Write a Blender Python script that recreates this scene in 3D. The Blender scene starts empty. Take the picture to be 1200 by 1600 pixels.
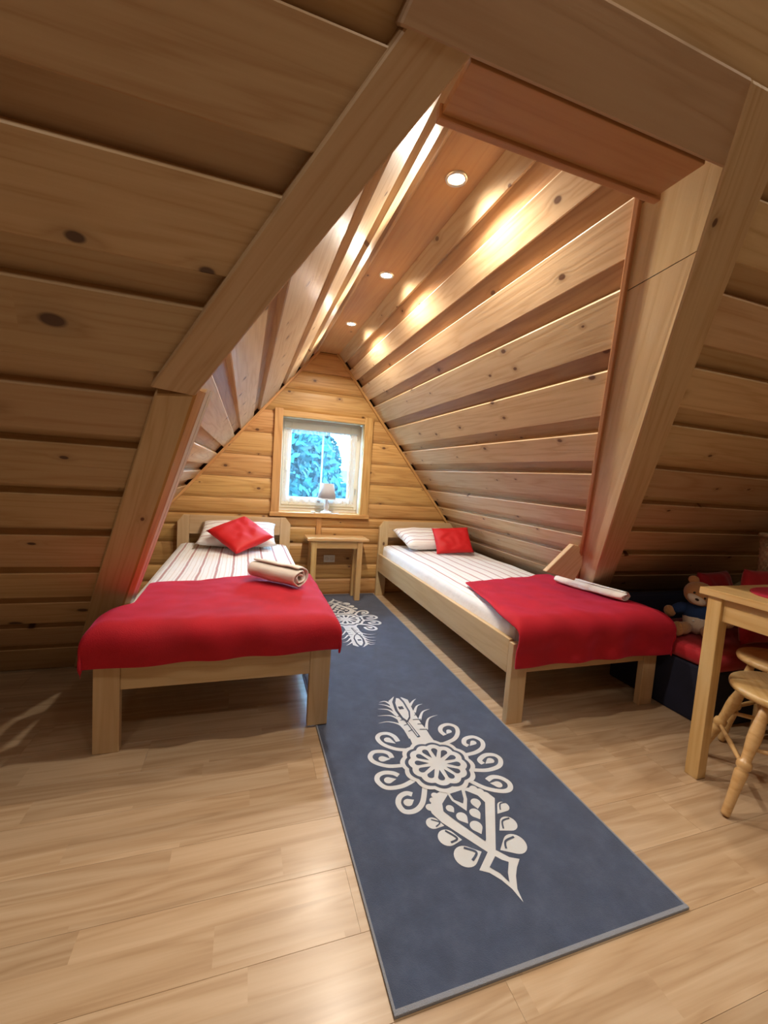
import bpy, bmesh, math, random
from mathutils import Vector, Matrix, noise

SC = bpy.context.scene
COL = SC.collection
random.seed(7)

# ------------------------------------------------------------------ camera
CAM_H = 1.20
YAW, PITCH, ROLL, FPX = 0.324776, -0.083852, -0.068605, 647.5
fwd = Vector((math.sin(YAW)*math.cos(PITCH), math.cos(YAW)*math.cos(PITCH), math.sin(PITCH)))
r0 = Vector((math.cos(YAW), -math.sin(YAW), 0)); d0 = fwd.cross(r0)
right = math.cos(ROLL)*r0 + math.sin(ROLL)*d0
down = -math.sin(ROLL)*r0 + math.cos(ROLL)*d0
cam_d = bpy.data.cameras.new('camera'); cam = bpy.data.objects.new('camera', cam_d); COL.objects.link(cam)
cam_d.sensor_fit = 'HORIZONTAL'; cam_d.sensor_width = 36.0; cam_d.lens = FPX/1200*36.0
cam_d.clip_start = 0.02; cam_d.clip_end = 200
R3 = Matrix((right, -down, -fwd)).transposed()
cam.matrix_world = Matrix.Translation((0, 0, CAM_H)) @ R3.to_4x4()
SC.camera = cam

# ------------------------------------------------------------------ world, exposure
w = bpy.data.worlds.new('overcast_sky'); SC.world = w; w.use_nodes = True
bg = w.node_tree.nodes['Background']
bg.inputs[0].default_value = (0.32, 0.64, 1.0, 1); bg.inputs[1].default_value = 34.0
SC.view_settings.view_transform = 'Standard'; SC.view_settings.look = 'None'
SC.view_settings.gamma = 1.0; SC.view_settings.use_curve_mapping = False
SC.view_settings.exposure = 0.05

LAMP_WARM = (1.0, 0.89, 0.74)
ALCOVE_W = 56.0      # each of the three spots over the beds
ROOM_W = 50.0        # each narrow ceiling spot of the main room
SLOPE_FILL_W = 17.0   # each added wide fill light for the roof slope boards

# ------------------------------------------------------------------ materials
def nodes_of(name):
    m = bpy.data.materials.new(name); m.use_nodes = True
    nt = m.node_tree; b = nt.nodes['Principled BSDF']
    return m, nt, b
def N(nt, t, **kw):
    n = nt.nodes.new(t)
    for k, v in kw.items(): setattr(n, k, v)
    return n
def mathn(nt, op, a, b=None, c=None):
    n = N(nt, 'ShaderNodeMath', operation=op)
    for i, v in enumerate((a, b, c)):
        if v is None: continue
        if isinstance(v, (int, float)): n.inputs[i].default_value = v
        else: nt.links.new(v, n.inputs[i])
    return n.outputs[0]
def ramp(nt, src, stops):
    r = N(nt, 'ShaderNodeValToRGB'); el = r.color_ramp.elements
    while len(el) < len(stops): el.new(0.5)
    for e, (p, c) in zip(el, stops): e.position = p; e.color = (*c, 1) if len(c) == 3 else c
    nt.links.new(src, r.inputs[0]); return r.outputs[0]
def mix(nt, fac, a, b, mode='MIX'):
    n = N(nt, 'ShaderNodeMix', data_type='RGBA', blend_type=mode)
    for i, v in ((0, fac), (6, a), (7, b)):
        if isinstance(v, (int, float)): n.inputs[i].default_value = v
        elif isinstance(v, tuple): n.inputs[i].default_value = (*v, 1)
        else: nt.links.new(v, n.inputs[i])
    return n.outputs[2]

def wood(name, light, dark, rough=0.5, knots=0.5, grain=1.0, vary=0.16, knot_col=(0.09, 0.03, 0.012), ksize=1.0, coat=0.05):
    """pine board, grain along the piece's own X axis, each piece a different cut"""
    m, nt, b = nodes_of(name)
    tc = N(nt, 'ShaderNodeTexCoord'); oi = N(nt, 'ShaderNodeObjectInfo')
    off = N(nt, 'ShaderNodeVectorMath', operation='SCALE'); off.inputs[0].default_value = (37.0, 11.0, 5.0)
    nt.links.new(oi.outputs['Random'], off.inputs['Scale'])
    add = N(nt, 'ShaderNodeVectorMath', operation='ADD')
    nt.links.new(tc.outputs['Object'], add.inputs[0]); nt.links.new(off.outputs[0], add.inputs[1])
    # knots
    mk = N(nt, 'ShaderNodeMapping'); mk.inputs['Scale'].default_value = (4.2, 7.0, 7.0)
    nt.links.new(add.outputs[0], mk.inputs[0])
    vo = N(nt, 'ShaderNodeTexVoronoi', feature='F1', voronoi_dimensions='2D'); vo.inputs['Scale'].default_value = 1.0
    nt.links.new(mk.outputs[0], vo.inputs['Vector'])
    sep = N(nt, 'ShaderNodeSeparateColor'); nt.links.new(vo.outputs['Color'], sep.inputs[0])
    has = mathn(nt, 'GREATER_THAN', sep.outputs[0], 1.0-knots)
    rad = mathn(nt, 'MULTIPLY_ADD', sep.outputs[1], 0.055*ksize, 0.025*ksize)
    rel = mathn(nt, 'DIVIDE', vo.outputs['Distance'], rad)
    k1 = N(nt, 'ShaderNodeMapRange'); k1.inputs[1].default_value = 0.75; k1.inputs[2].default_value = 1.15
    k1.inputs[3].default_value = 1; k1.inputs[4].default_value = 0
    nt.links.new(rel, k1.inputs[0])
    kmask = mathn(nt, 'MULTIPLY', k1.outputs[0], has)
    k2 = N(nt, 'ShaderNodeMapRange'); k2.inputs[1].default_value = 0.8; k2.inputs[2].default_value = 4.5
    k2.inputs[3].default_value = 1; k2.inputs[4].default_value = 0
    nt.links.new(rel, k2.inputs[0])
    halo = mathn(nt, 'MULTIPLY', mathn(nt, 'POWER', k2.outputs[0], 2.0), has)
    # grain bends around the knots
    mp = N(nt, 'ShaderNodeMapping'); mp.inputs['Scale'].default_value = (0.55, 9.0*grain, 9.0*grain)
    nt.links.new(add.outputs[0], mp.inputs[0])
    n0 = N(nt, 'ShaderNodeTexNoise'); n0.inputs['Scale'].default_value = 1.0; n0.inputs['Detail'].default_value = 3
    nt.links.new(mp.outputs[0], n0.inputs['Vector'])
    rings = mathn(nt, 'MULTIPLY_ADD', n0.outputs[0], 9.0, mathn(nt, 'MULTIPLY', halo, 0.9))
    band = mathn(nt, 'ABSOLUTE', mathn(nt, 'SUBTRACT', mathn(nt, 'FRACT', rings), 0.5))
    mp2 = N(nt, 'ShaderNodeMapping'); mp2.inputs['Scale'].default_value = (3.0, 160.0, 160.0)
    nt.links.new(add.outputs[0], mp2.inputs[0])
    n1 = N(nt, 'ShaderNodeTexNoise'); n1.inputs['Scale'].default_value = 1.0; n1.inputs['Detail'].default_value = 2
    nt.links.new(mp2.outputs[0], n1.inputs['Vector'])
    g = mathn(nt, 'ADD', mathn(nt, 'MULTIPLY', band, 1.1), mathn(nt, 'MULTIPLY', n1.outputs[0], 0.55))
    mid = tuple((a*2+c)/3 for a, c in zip(light, dark))
    colr = ramp(nt, g, [(0.18, dark), (0.5, mid), (0.85, light)])
    bal = mathn(nt, 'MULTIPLY_ADD', oi.outputs['Random'], vary*2, 1.0-vary)
    hsv = N(nt, 'ShaderNodeHueSaturation'); nt.links.new(colr, hsv.inputs['Color']); nt.links.new(bal, hsv.inputs['Value'])
    hue = mathn(nt, 'MULTIPLY_ADD', mathn(nt, 'FRACT', mathn(nt, 'MULTIPLY', oi.outputs['Random'], 7.31)), 0.014, 0.493)
    nt.links.new(hue, hsv.inputs['Hue'])
    c2 = mix(nt, mathn(nt, 'MULTIPLY', halo, 0.45), hsv.outputs[0], tuple(x*0.55 for x in dark))
    c3 = mix(nt, mathn(nt, 'MULTIPLY', kmask, 0.88), c2, knot_col)
    nt.links.new(c3, b.inputs['Base Color'])
    b.inputs['Roughness'].default_value = rough
    b.inputs['Coat Weight'].default_value = coat; b.inputs['Coat Roughness'].default_value = 0.25
    bp = N(nt, 'ShaderNodeBump'); bp.inputs['Strength'].default_value = 0.12; bp.inputs['Distance'].default_value = 0.003
    nt.links.new(g, bp.inputs['Height']); nt.links.new(bp.outputs[0], b.inputs['Normal'])
    return m

def plain(name, col, rough=0.5, metal=0.0, sheen=0.0, sheen_tint=None, bump=0.0, bscale=200.0, var=0.0, coat=0.0):
    m, nt, b = nodes_of(name)
    b.inputs['Base Color'].default_value = (*col, 1); b.inputs['Roughness'].default_value = rough
    b.inputs['Metallic'].default_value = metal; b.inputs['Coat Weight'].default_value = coat
    tc = N(nt, 'ShaderNodeTexCoord')
    if sheen:
        b.inputs['Sheen Weight'].default_value = sheen; b.inputs['Sheen Roughness'].default_value = 0.4
        if sheen_tint: b.inputs['Sheen Tint'].default_value = (*sheen_tint, 1)
    if var:
        n = N(nt, 'ShaderNodeTexNoise'); n.inputs['Scale'].default_value = 7.0; n.inputs['Detail'].default_value = 6
        nt.links.new(tc.outputs['Object'], n.inputs['Vector'])
        c = ramp(nt, n.outputs[0], [(0.3, tuple(x*(1-var) for x in col)), (0.7, tuple(min(1, x*(1+var)) for x in col))])
        nt.links.new(c, b.inputs['Base Color'])
    if bump:
        n = N(nt, 'ShaderNodeTexNoise'); n.inputs['Scale'].default_value = bscale; n.inputs['Detail'].default_value = 3
        nt.links.new(tc.outputs['Object'], n.inputs['Vector'])
        bp = N(nt, 'ShaderNodeBump'); bp.inputs['Strength'].default_value = bump; bp.inputs['Distance'].default_value = 0.004
        nt.links.new(n.outputs[0], bp.inputs['Height']); nt.links.new(bp.outputs[0], b.inputs['Normal'])
    return m

def emit(name, col, strength):
    m, nt, b = nodes_of(name)
    b.inputs['Base Color'].default_value = (*col, 1)
    b.inputs['Emission Color'].default_value = (*col, 1); b.inputs['Emission Strength'].default_value = strength
    return m

PINE_L, PINE_D = (0.575, 0.42, 0.25), (0.46, 0.30, 0.155)
M = {}
M['pine'] = wood('pine_board', PINE_L, PINE_D, knots=0.35)
M['pine_big'] = wood('pine_board_big_knots', (0.575, 0.415, 0.24), (0.47, 0.305, 0.155), knots=0.32, ksize=1.55, knot_col=(0.05, 0.016, 0.012))
M['pine_recess_shade'] = wood('pine_gap_board_shaded', (0.46, 0.29, 0.155), (0.36, 0.205, 0.10), knots=0.25)  # same pine as the boards, darkened to paint in the recess shade
M['pine_beam'] = wood('pine_beam', (0.60, 0.44, 0.265), (0.50, 0.33, 0.175), knots=0.12, grain=1.3, vary=0.05)
M['pine_header'] = wood('pine_header', (0.50, 0.36, 0.23), (0.44, 0.30, 0.18), knots=0.06, vary=0.03)
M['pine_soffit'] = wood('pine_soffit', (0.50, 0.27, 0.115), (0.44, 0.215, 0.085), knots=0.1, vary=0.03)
M['pine_log'] = wood('pine_log_board', (0.60, 0.345, 0.125), (0.42, 0.205, 0.06), knots=0.3, vary=0.12)
M['pine_bed'] = wood('bed_pine', (0.62, 0.45, 0.255), (0.54, 0.365, 0.19), knots=0.05, grain=0.8, vary=0.04, rough=0.4)
M['pine_table'] = wood('table_pine', (0.66, 0.44, 0.20), (0.55, 0.325, 0.12), knots=0.06, vary=0.05, rough=0.3, coat=0.3)
M['lit_trim'] = plain('window_lit_trim', (0.90, 0.87, 0.82), 0.4, var=0.03)  # light pine strip, window light put into the colour as near-white
M['sash'] = plain('cream_sash_paint', (0.78, 0.75, 0.66), 0.35, var=0.03)
M['white'] = plain('white_enamel', (0.85, 0.85, 0.85), 0.3)
M['shade'] = plain('grey_lampshade', (0.55, 0.55, 0.60), 0.85, bump=0.2, bscale=400)
M['plastic'] = plain('outlet_plastic', (0.82, 0.80, 0.74), 0.35)
M['black'] = plain('dark_gap', (0.02, 0.015, 0.012), 0.8)
M['red'] = plain('red_fleece', (0.45, 0.0025, 0.014), 0.85, sheen=0.45, sheen_tint=(1.0, 0.12, 0.35), bump=0.35, bscale=260, var=0.12)
M['red_satin'] = plain('red_cushion_cloth', (0.55, 0.004, 0.008), 0.6, sheen=0.12, sheen_tint=(1, .2, .2), bump=0.25, bscale=300)
M['red_dark'] = plain('crimson_upholstery', (0.36, 0.006, 0.014), 0.8, sheen=0.3, bump=0.3, bscale=220, var=0.15)
M['navy'] = plain('navy_upholstery', (0.008, 0.010, 0.030), 0.85, bump=0.3, bscale=180, var=0.2)
M['towel_cream'] = plain('cream_towel', (0.84, 0.79, 0.71), 0.95, sheen=0.4, bump=0.8, bscale=330, var=0.08)
M['towel_white'] = plain('white_towel', (0.86, 0.85, 0.83), 0.95, sheen=0.4, bump=0.8, bscale=330)
M['placemat'] = plain('red_placemat', (0.40, 0.01, 0.035), 0.8, bump=0.6, bscale=120, var=0.2)
M['bear'] = plain('tan_plush', (0.50, 0.27, 0.115), 0.95, sheen=0.5, bump=1.0, bscale=240, var=0.2)
M['bear_white'] = plain('cream_plush', (0.78, 0.72, 0.62), 0.95, sheen=0.4, bump=0.8, bscale=240, var=0.12)
M['bear_blue'] = plain('blue_knit', (0.012, 0.045, 0.16), 0.9, bump=0.8, bscale=180, var=0.2)
M['bear_black'] = plain('black_bead', (0.01, 0.01, 0.01), 0.2)
M['wicker'] = plain('wicker', (0.60, 0.46, 0.29), 0.7, bump=0.6, bscale=60, var=0.35)
M['steel'] = plain('brushed_nickel', (0.7, 0.66, 0.6), 0.3, metal=1.0)
M['rug_edge'] = plain('rug_overlock', (0.27, 0.29, 0.34), 0.9, bump=0.8, bscale=400)
M['print'] = plain('rug_white_print', (0.64, 0.66, 0.68), 0.95, bump=0.3, bscale=500, var=0.06)
M['lamp_glow'] = emit('lamp_glow', (1.0, 0.86, 0.66), 30.0)
M['trunk'] = plain('bark', (0.05, 0.045, 0.04), 0.9, bump=0.8, bscale=30, var=0.3)
M['meadow'] = plain('meadow_grass', (0.02, 0.09, 0.08), 0.95, var=0.4)
M['back'] = plain('roof_felt', (0.10, 0.06, 0.035), 0.9)

def rug_mat():
    m, nt, b = nodes_of('rug_slate')
    tc = N(nt, 'ShaderNodeTexCoord')
    n = N(nt, 'ShaderNodeTexNoise'); n.inputs['Scale'].default_value = 9; n.inputs['Detail'].default_value = 8; n.inputs['Roughness'].default_value = 0.7
    nt.links.new(tc.outputs['Object'], n.inputs['Vector'])
    c = ramp(nt, n.outputs[0], [(0.3, (0.034, 0.050, 0.094)), (0.5, (0.047, 0.067, 0.122)), (0.72, (0.070, 0.095, 0.162))])
    nt.links.new(c, b.inputs['Base Color']); b.inputs['Roughness'].default_value = 0.9
    b.inputs['Sheen Weight'].default_value = 0.35; b.inputs['Sheen Roughness'].default_value = 0.5
    n2 = N(nt, 'ShaderNodeTexNoise'); n2.inputs['Scale'].default_value = 450
    nt.links.new(tc.outputs['Object'], n2.inputs['Vector'])
    bp = N(nt, 'ShaderNodeBump'); bp.inputs['Strength'].default_value = 0.5; bp.inputs['Distance'].default_value = 0.003
    nt.links.new(n2.outputs[0], bp.inputs['Height']); nt.links.new(bp.outputs[0], b.inputs['Normal'])
    return m
def laminate_mat():
    """three-strip oak print along the board's X axis"""
    m, nt, b = nodes_of('oak_laminate')
    tc = N(nt, 'ShaderNodeTexCoord'); oi = N(nt, 'ShaderNodeObjectInfo'); sx = N(nt, 'ShaderNodeSeparateXYZ')
    nt.links.new(tc.outputs['Object'], sx.inputs[0])
    row = mathn(nt, 'FLOOR', mathn(nt, 'DIVIDE', mathn(nt, 'ADD', sx.outputs[1], 5.0965), 0.0965))
    shift = mathn(nt, 'FRACT', mathn(nt, 'ADD', mathn(nt, 'MULTIPLY', row, 0.377), oi.outputs['Random']))
    colx = mathn(nt, 'FLOOR', mathn(nt, 'ADD', mathn(nt, 'DIVIDE', sx.outputs[0], 0.86), shift))
    cb = N(nt, 'ShaderNodeCombineXYZ'); nt.links.new(row, cb.inputs[0]); nt.links.new(colx, cb.inputs[1]); nt.links.new(mathn(nt, 'MULTIPLY', oi.outputs['Random'], 91.0), cb.inputs[2])
    wn = N(nt, 'ShaderNodeTexWhiteNoise'); nt.links.new(cb.outputs[0], wn.inputs['Vector'])
    off = N(nt, 'ShaderNodeVectorMath', operation='SCALE'); nt.links.new(wn.outputs['Color'], off.inputs[0]); off.inputs['Scale'].default_value = 60.0
    add = N(nt, 'ShaderNodeVectorMath', operation='ADD'); nt.links.new(tc.outputs['Object'], add.inputs[0]); nt.links.new(off.outputs[0], add.inputs[1])
    mp_ = N(nt, 'ShaderNodeMapping'); mp_.inputs['Scale'].default_value = (0.75, 9.0, 1.0); nt.links.new(add.outputs[0], mp_.inputs[0])
    n0 = N(nt, 'ShaderNodeTexNoise'); n0.inputs['Scale'].default_value = 1.0; n0.inputs['Detail'].default_value = 2.5; n0.inputs['Distortion'].default_value = 0.6
    nt.links.new(mp_.outputs[0], n0.inputs['Vector'])
    band = mathn(nt, 'ABSOLUTE', mathn(nt, 'SUBTRACT', mathn(nt, 'FRACT', mathn(nt, 'MULTIPLY', n0.outputs[0], 6.0)), 0.5))
    mp2_ = N(nt, 'ShaderNodeMapping'); mp2_.inputs['Scale'].default_value = (5.0, 130.0, 1.0); nt.links.new(add.outputs[0], mp2_.inputs[0])
    n1 = N(nt, 'ShaderNodeTexNoise'); n1.inputs['Scale'].default_value = 1.0; n1.inputs['Detail'].default_value = 2
    nt.links.new(mp2_.outputs[0], n1.inputs['Vector'])
    g = mathn(nt, 'ADD', mathn(nt, 'MULTIPLY', band, 0.75), mathn(nt, 'MULTIPLY', n1.outputs[0], 0.35))
    c = ramp(nt, mathn(nt, 'ADD', g, mathn(nt, 'MULTIPLY', n0.outputs[0], 0.35)), [(0.25, (0.41, 0.270, 0.155)), (0.5, (0.50, 0.350, 0.215)), (0.8, (0.58, 0.430, 0.285))])
    hsv = N(nt, 'ShaderNodeHueSaturation'); nt.links.new(c, hsv.inputs['Color'])
    nt.links.new(mathn(nt, 'MULTIPLY_ADD', wn.outputs['Value'], 0.16, 0.91), hsv.inputs['Value'])
    nt.links.new(hsv.outputs[0], b.inputs['Base Color'])
    b.inputs['Roughness'].default_value = 0.34; b.inputs['Coat Weight'].default_value = 0.25; b.inputs['Coat Roughness'].default_value = 0.22
    bp = N(nt, 'ShaderNodeBump'); bp.inputs['Strength'].default_value = 0.06; bp.inputs['Distance'].default_value = 0.002
    nt.links.new(n1.outputs[0], bp.inputs['Height']); nt.links.new(bp.outputs[0], b.inputs['Normal'])
    return m
M['laminate'] = laminate_mat()
M['rug'] = rug_mat()

def stripe_mat(name, period=0.098, axis=0):
    """white bed linen, bands of brick-red and grey thread along the piece's Y axis"""
    m, nt, b = nodes_of(name)
    tc = N(nt, 'ShaderNodeTexCoord'); sx = N(nt, 'ShaderNodeSeparateXYZ'); nt.links.new(tc.outputs['Object'], sx.inputs[0])
    wob = N(nt, 'ShaderNodeTexNoise'); wob.inputs['Scale'].default_value = 3.0
    nt.links.new(tc.outputs['Object'], wob.inputs['Vector'])
    x = mathn(nt, 'ADD', sx.outputs[axis], mathn(nt, 'MULTIPLY', wob.outputs[0], 0.02))
    f = mathn(nt, 'FRACT', mathn(nt, 'ADD', mathn(nt, 'DIVIDE', x, period), 50.3))
    def band(c, hw):
        return mathn(nt, 'LESS_THAN', mathn(nt, 'ABSOLUTE', mathn(nt, 'SUBTRACT', f, c)), hw)
    dash = N(nt, 'ShaderNodeTexNoise'); dash.inputs['Scale'].default_value = 130
    nt.links.new(tc.outputs['Object'], dash.inputs['Vector'])
    dsh = mathn(nt, 'MULTIPLY_ADD', dash.outputs[0], 0.5, 0.25)
    c = mix(nt, mathn(nt, 'MULTIPLY', band(0.5, 0.075), 0.75), (0.88, 0.88, 0.88), (0.38, 0.20, 0.19))
    c = mix(nt, mathn(nt, 'MULTIPLY', band(0.5, 0.03), dsh), c, (0.50, 0.09, 0.09))
    c = mix(nt, mathn(nt, 'MULTIPLY', band(0.72, 0.03), 0.35), c, (0.50, 0.45, 0.42))
    c = mix(nt, mathn(nt, 'MULTIPLY', band(0.28, 0.03), 0.35), c, (0.50, 0.45, 0.42))
    c = mix(nt, mathn(nt, 'MULTIPLY', band(0.03, 0.03), 0.45), c, (0.62, 0.47, 0.36))
    nt.links.new(c, b.inputs['Base Color']); b.inputs['Roughness'].default_value = 0.85
    b.inputs['Sheen Weight'].default_value = 0.2
    n = N(nt, 'ShaderNodeTexNoise'); n.inputs['Scale'].default_value = 9; n.inputs['Detail'].default_value = 5
    nt.links.new(tc.outputs['Object'], n.inputs['Vector'])
    bp = N(nt, 'ShaderNodeBump'); bp.inputs['Strength'].default_value = 0.6; bp.inputs['Distance'].default_value = 0.02
    nt.links.new(n.outputs[0], bp.inputs['Height']); nt.links.new(bp.outputs[0], b.inputs['Normal'])
    return m
M['linen'] = stripe_mat('striped_linen')
M['linen_p'] = stripe_mat('striped_pillow_linen', 0.075, 1)

def veil_mat(name, dens, holes=True):
    m, nt, b = nodes_of(name); nt.nodes.remove(b)
    out = nt.nodes['Material Output']
    tr = N(nt, 'ShaderNodeBsdfTransparent'); tl = N(nt, 'ShaderNodeBsdfTranslucent'); df = N(nt, 'ShaderNodeBsdfDiffuse')
    tl.inputs[0].default_value = (0.85, 0.87, 0.95, 1); df.inputs[0].default_value = (0.85, 0.87, 0.92, 1)
    m1 = N(nt, 'ShaderNodeMixShader'); m1.inputs[0].default_value = 0.35
    nt.links.new(tl.outputs[0], m1.inputs[1]); nt.links.new(df.outputs[0], m1.inputs[2])
    m2 = N(nt, 'ShaderNodeMixShader'); nt.links.new(tr.outputs[0], m2.inputs[1]); nt.links.new(m1.outputs[0], m2.inputs[2])
    tc = N(nt, 'ShaderNodeTexCoord'); n = N(nt, 'ShaderNodeTexVoronoi'); n.inputs['Scale'].default_value = 26
    nt.links.new(tc.outputs['Object'], n.inputs['Vector'])
    f = mathn(nt, 'MULTIPLY_ADD', mathn(nt, 'LESS_THAN', n.outputs[0], 0.25), 0.05 if holes else 0.06, dens)
    nt.links.new(f, m2.inputs[0]); nt.links.new(m2.outputs[0], out.inputs[0])
    return m
M['veil'] = veil_mat('lace_net', 0.03)
M['veil_hem'] = veil_mat('lace_hem', 0.34, False)

def glass_mat():
    m, nt, b = nodes_of('window_glass'); nt.nodes.remove(b)
    out = nt.nodes['Material Output']
    tr = N(nt, 'ShaderNodeBsdfTransparent'); tr.inputs[0].default_value = (0.95, 0.98, 0.98, 1)
    gl = N(nt, 'ShaderNodeBsdfGlossy'); gl.inputs['Roughness'].default_value = 0.02
    ms = N(nt, 'ShaderNodeMixShader'); ms.inputs[0].default_value = 0.06
    nt.links.new(tr.outputs[0], ms.inputs[1]); nt.links.new(gl.outputs[0], ms.inputs[2]); nt.links.new(ms.outputs[0], out.inputs[0])
    return m
M['glass'] = glass_mat()
def leaf_mat(name, a, c):
    m, nt, b = nodes_of(name)
    tc = N(nt, 'ShaderNodeTexCoord'); n = N(nt, 'ShaderNodeTexNoise'); n.inputs['Scale'].default_value = 2.6; n.inputs['Detail'].default_value = 8
    nt.links.new(tc.outputs['Object'], n.inputs['Vector'])
    nt.links.new(ramp(nt, n.outputs[0], [(0.35, a), (0.65, c)]), b.inputs['Base Color']); b.inputs['Roughness'].default_value = 0.9
    return m
M['leaf'] = leaf_mat('spruce_needles', (0.0005, 0.012, 0.017), (0.003, 0.092, 0.106))
M['leaf2'] = leaf_mat('birch_leaves', (0.0005, 0.018, 0.023), (0.005, 0.120, 0.132))

# ------------------------------------------------------------------ helpers
def link(name, me, mat=None, parent=None, smooth=False, mw=None):
    if mat is not None:
        for mm in (mat if isinstance(mat, (list, tuple)) else [mat]): me.materials.append(mm)
    if smooth:
        for p in me.polygons: p.use_smooth = True
    o = bpy.data.objects.new(name, me); COL.objects.link(o)
    if parent is not None: o.parent = parent
    if mw is not None: o.matrix_local = mw
    return o
def tag(o, label=None, cat=None, group=None, kind=None):
    if label: o['label'] = label
    if cat: o['category'] = cat
    if group: o['group'] = group
    if kind: o['kind'] = kind
    return o
def empty(name, label=None, cat=None, loc=(0, 0, 0), rz=0.0, group=None, kind=None):
    o = bpy.data.objects.new(name, None); COL.objects.link(o); o.location = loc; o.rotation_euler = (0, 0, rz)
    o.empty_display_size = 0.1
    return tag(o, label, cat, group, kind)
def mesh(verts, faces):
    me = bpy.data.meshes.new('m'); me.from_pydata([tuple(v) for v in verts], [], faces); me.update()
    bm = bmesh.new(); bm.from_mesh(me); bmesh.ops.recalc_face_normals(bm, faces=bm.faces); bm.to_mesh(me); bm.free()
    return me
def from_bm(bm):
    bmesh.ops.recalc_face_normals(bm, faces=bm.faces)
    me = bpy.data.meshes.new('m'); bm.to_mesh(me); bm.free(); return me
def add_box(bm, lo, hi, bev=0.0):
    r = bmesh.ops.create_cube(bm, size=1.0); vs = r['verts']
    for v in vs:
        v.co = Vector([(lo[i]+hi[i])/2 + v.co[i]*(hi[i]-lo[i]) for i in range(3)])
    if bev:
        es = list({e for v in vs for e in v.link_edges})
        bmesh.ops.bevel(bm, geom=es, offset=bev, segments=2, affect='EDGES', profile=0.6)
def box(name, lo, hi, mat, parent=None, bev=0.004, long=None):
    """box whose object axes run X along its longest side, so that the grain follows it"""
    c = [(lo[i]+hi[i])/2 for i in range(3)]; d = [hi[i]-lo[i] for i in range(3)]
    ax = d.index(max(d)) if long is None else long
    rot = {0: Matrix.Identity(3), 1: Matrix.Rotation(math.pi/2, 3, 'Z'), 2: Matrix.Rotation(-math.pi/2, 3, 'Y')}[ax]
    dl = [abs(x) for x in (rot.transposed() @ Vector(d))]
    bm = bmesh.new(); add_box(bm, [-x/2 for x in dl], [x/2 for x in dl], bev)
    return link(name, from_bm(bm), mat, parent, False, Matrix.Translation(c) @ rot.to_4x4())
def lathe(profile, seg=24, axis_z=True):
    vs, fs = [], []
    n = len(profile)
    for i in range(seg):
        a = 2*math.pi*i/seg
        for r, z in profile: vs.append((r*math.cos(a), r*math.sin(a), z))
    for i in range(seg):
        j = (i+1) % seg
        for k in range(n-1): fs.append((i*n+k, j*n+k, j*n+k+1, i*n+k+1))
    me = mesh(vs, fs)
    bm = bmesh.new(); bm.from_mesh(me); bmesh.ops.remove_doubles(bm, verts=bm.verts, dist=1e-5)
    bmesh.ops.dissolve_degenerate(bm, edges=bm.edges, dist=1e-6)
    return from_bm(bm)
def frame(X, V, Nn, O):
    m = Matrix((X, V, Nn)).transposed().to_4x4(); m.translation = O; return m
def prism(profile, xl, xr):
    """profile: closed list of (v, n); xl / xr: functions v -> end of the piece along X"""
    k = len(profile)
    vs = [(xl(v, n), v, n) for v, n in profile] + [(xr(v, n), v, n) for v, n in profile]
    fs = [tuple(range(k)), tuple(range(2*k-1, k-1, -1))] + [(i, (i+1) % k, k+(i+1) % k, k+i) for i in range(k)]
    return mesh(vs, fs)
def board_profile(h, t, ch=0.003):
    """board of width h, its face at n = 0 and its back at n = -t, with eased edges"""
    return [(-h/2, -t), (-h/2, -ch), (-h/2+ch, 0), (h/2-ch, 0), (h/2, -ch), (h/2, -t)]
def poly_solid(name, pts, thick, mat, parent=None, mw=None, bev=0.003):
    """flat polygon (2-D points) given thickness from 0 back to -thick"""
    bm = bmesh.new(); vs = [bm.verts.new((x, y, 0)) for x, y in pts]; f = bm.faces.new(vs)
    r = bmesh.ops.extrude_face_region(bm, geom=[f])
    for v in [g for g in r['geom'] if isinstance(g, bmesh.types.BMVert)]: v.co.z -= thick
    if bev:
        bmesh.ops.bevel(bm, geom=list(bm.edges), offset=bev, segments=1, affect='EDGES')
    return link(name, from_bm(bm), mat, parent, False, mw)
def aligned_poly(name, pts3, nrm, thick, mat, parent=None, bev=0.003):
    """solid from a planar 3-D outline, X axis along its first edge"""
    o = Vector(pts3[0]); X = (Vector(pts3[1])-o).normalized(); Z = Vector(nrm)
    Z = (Z - X*Z.dot(X)).normalized(); Y = Z.cross(X)
    pts = [((Vector(p)-o).dot(X), (Vector(p)-o).dot(Y)) for p in pts3]
    return poly_solid(name, pts, thick, mat, parent, frame(X, Y, Z, o), bev)
def subsurf(o, lv=1):
    md = o.modifiers.new('smooth', 'SUBSURF'); md.levels = lv; md.render_levels = lv; return o
def copy_tree(o, parent=None):
    c = o.copy(); COL.objects.link(c); c.parent = parent
    for ch in list(o.children): copy_tree(ch, c)
    return c

# ================================================================== THE SETTING
WALL_Y = 4.0
K, Y0 = 1.03, 2.67; LK = math.sqrt(1+K*K)
SX, SS, SN = Vector((1, 0, 0)), Vector((0, -1, K))/LK, Vector((0, -K, -1))/LK     # along, up and out of the roof slope
def mp(x, s, n=0.0): return Vector((x, Y0, 0)) + SS*s + SN*n
def s_of_z(z): return z*LK/K
Q = 1.22; LQ = math.sqrt(1+Q*Q)                                                    # pitch of the alcove roof
RX, RZ, LX = 0.785, 2.325, 0.588
X_MIN, X_MAX, Y_MIN, CEIL = -3.1, 3.7, -3.3, 2.6

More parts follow.
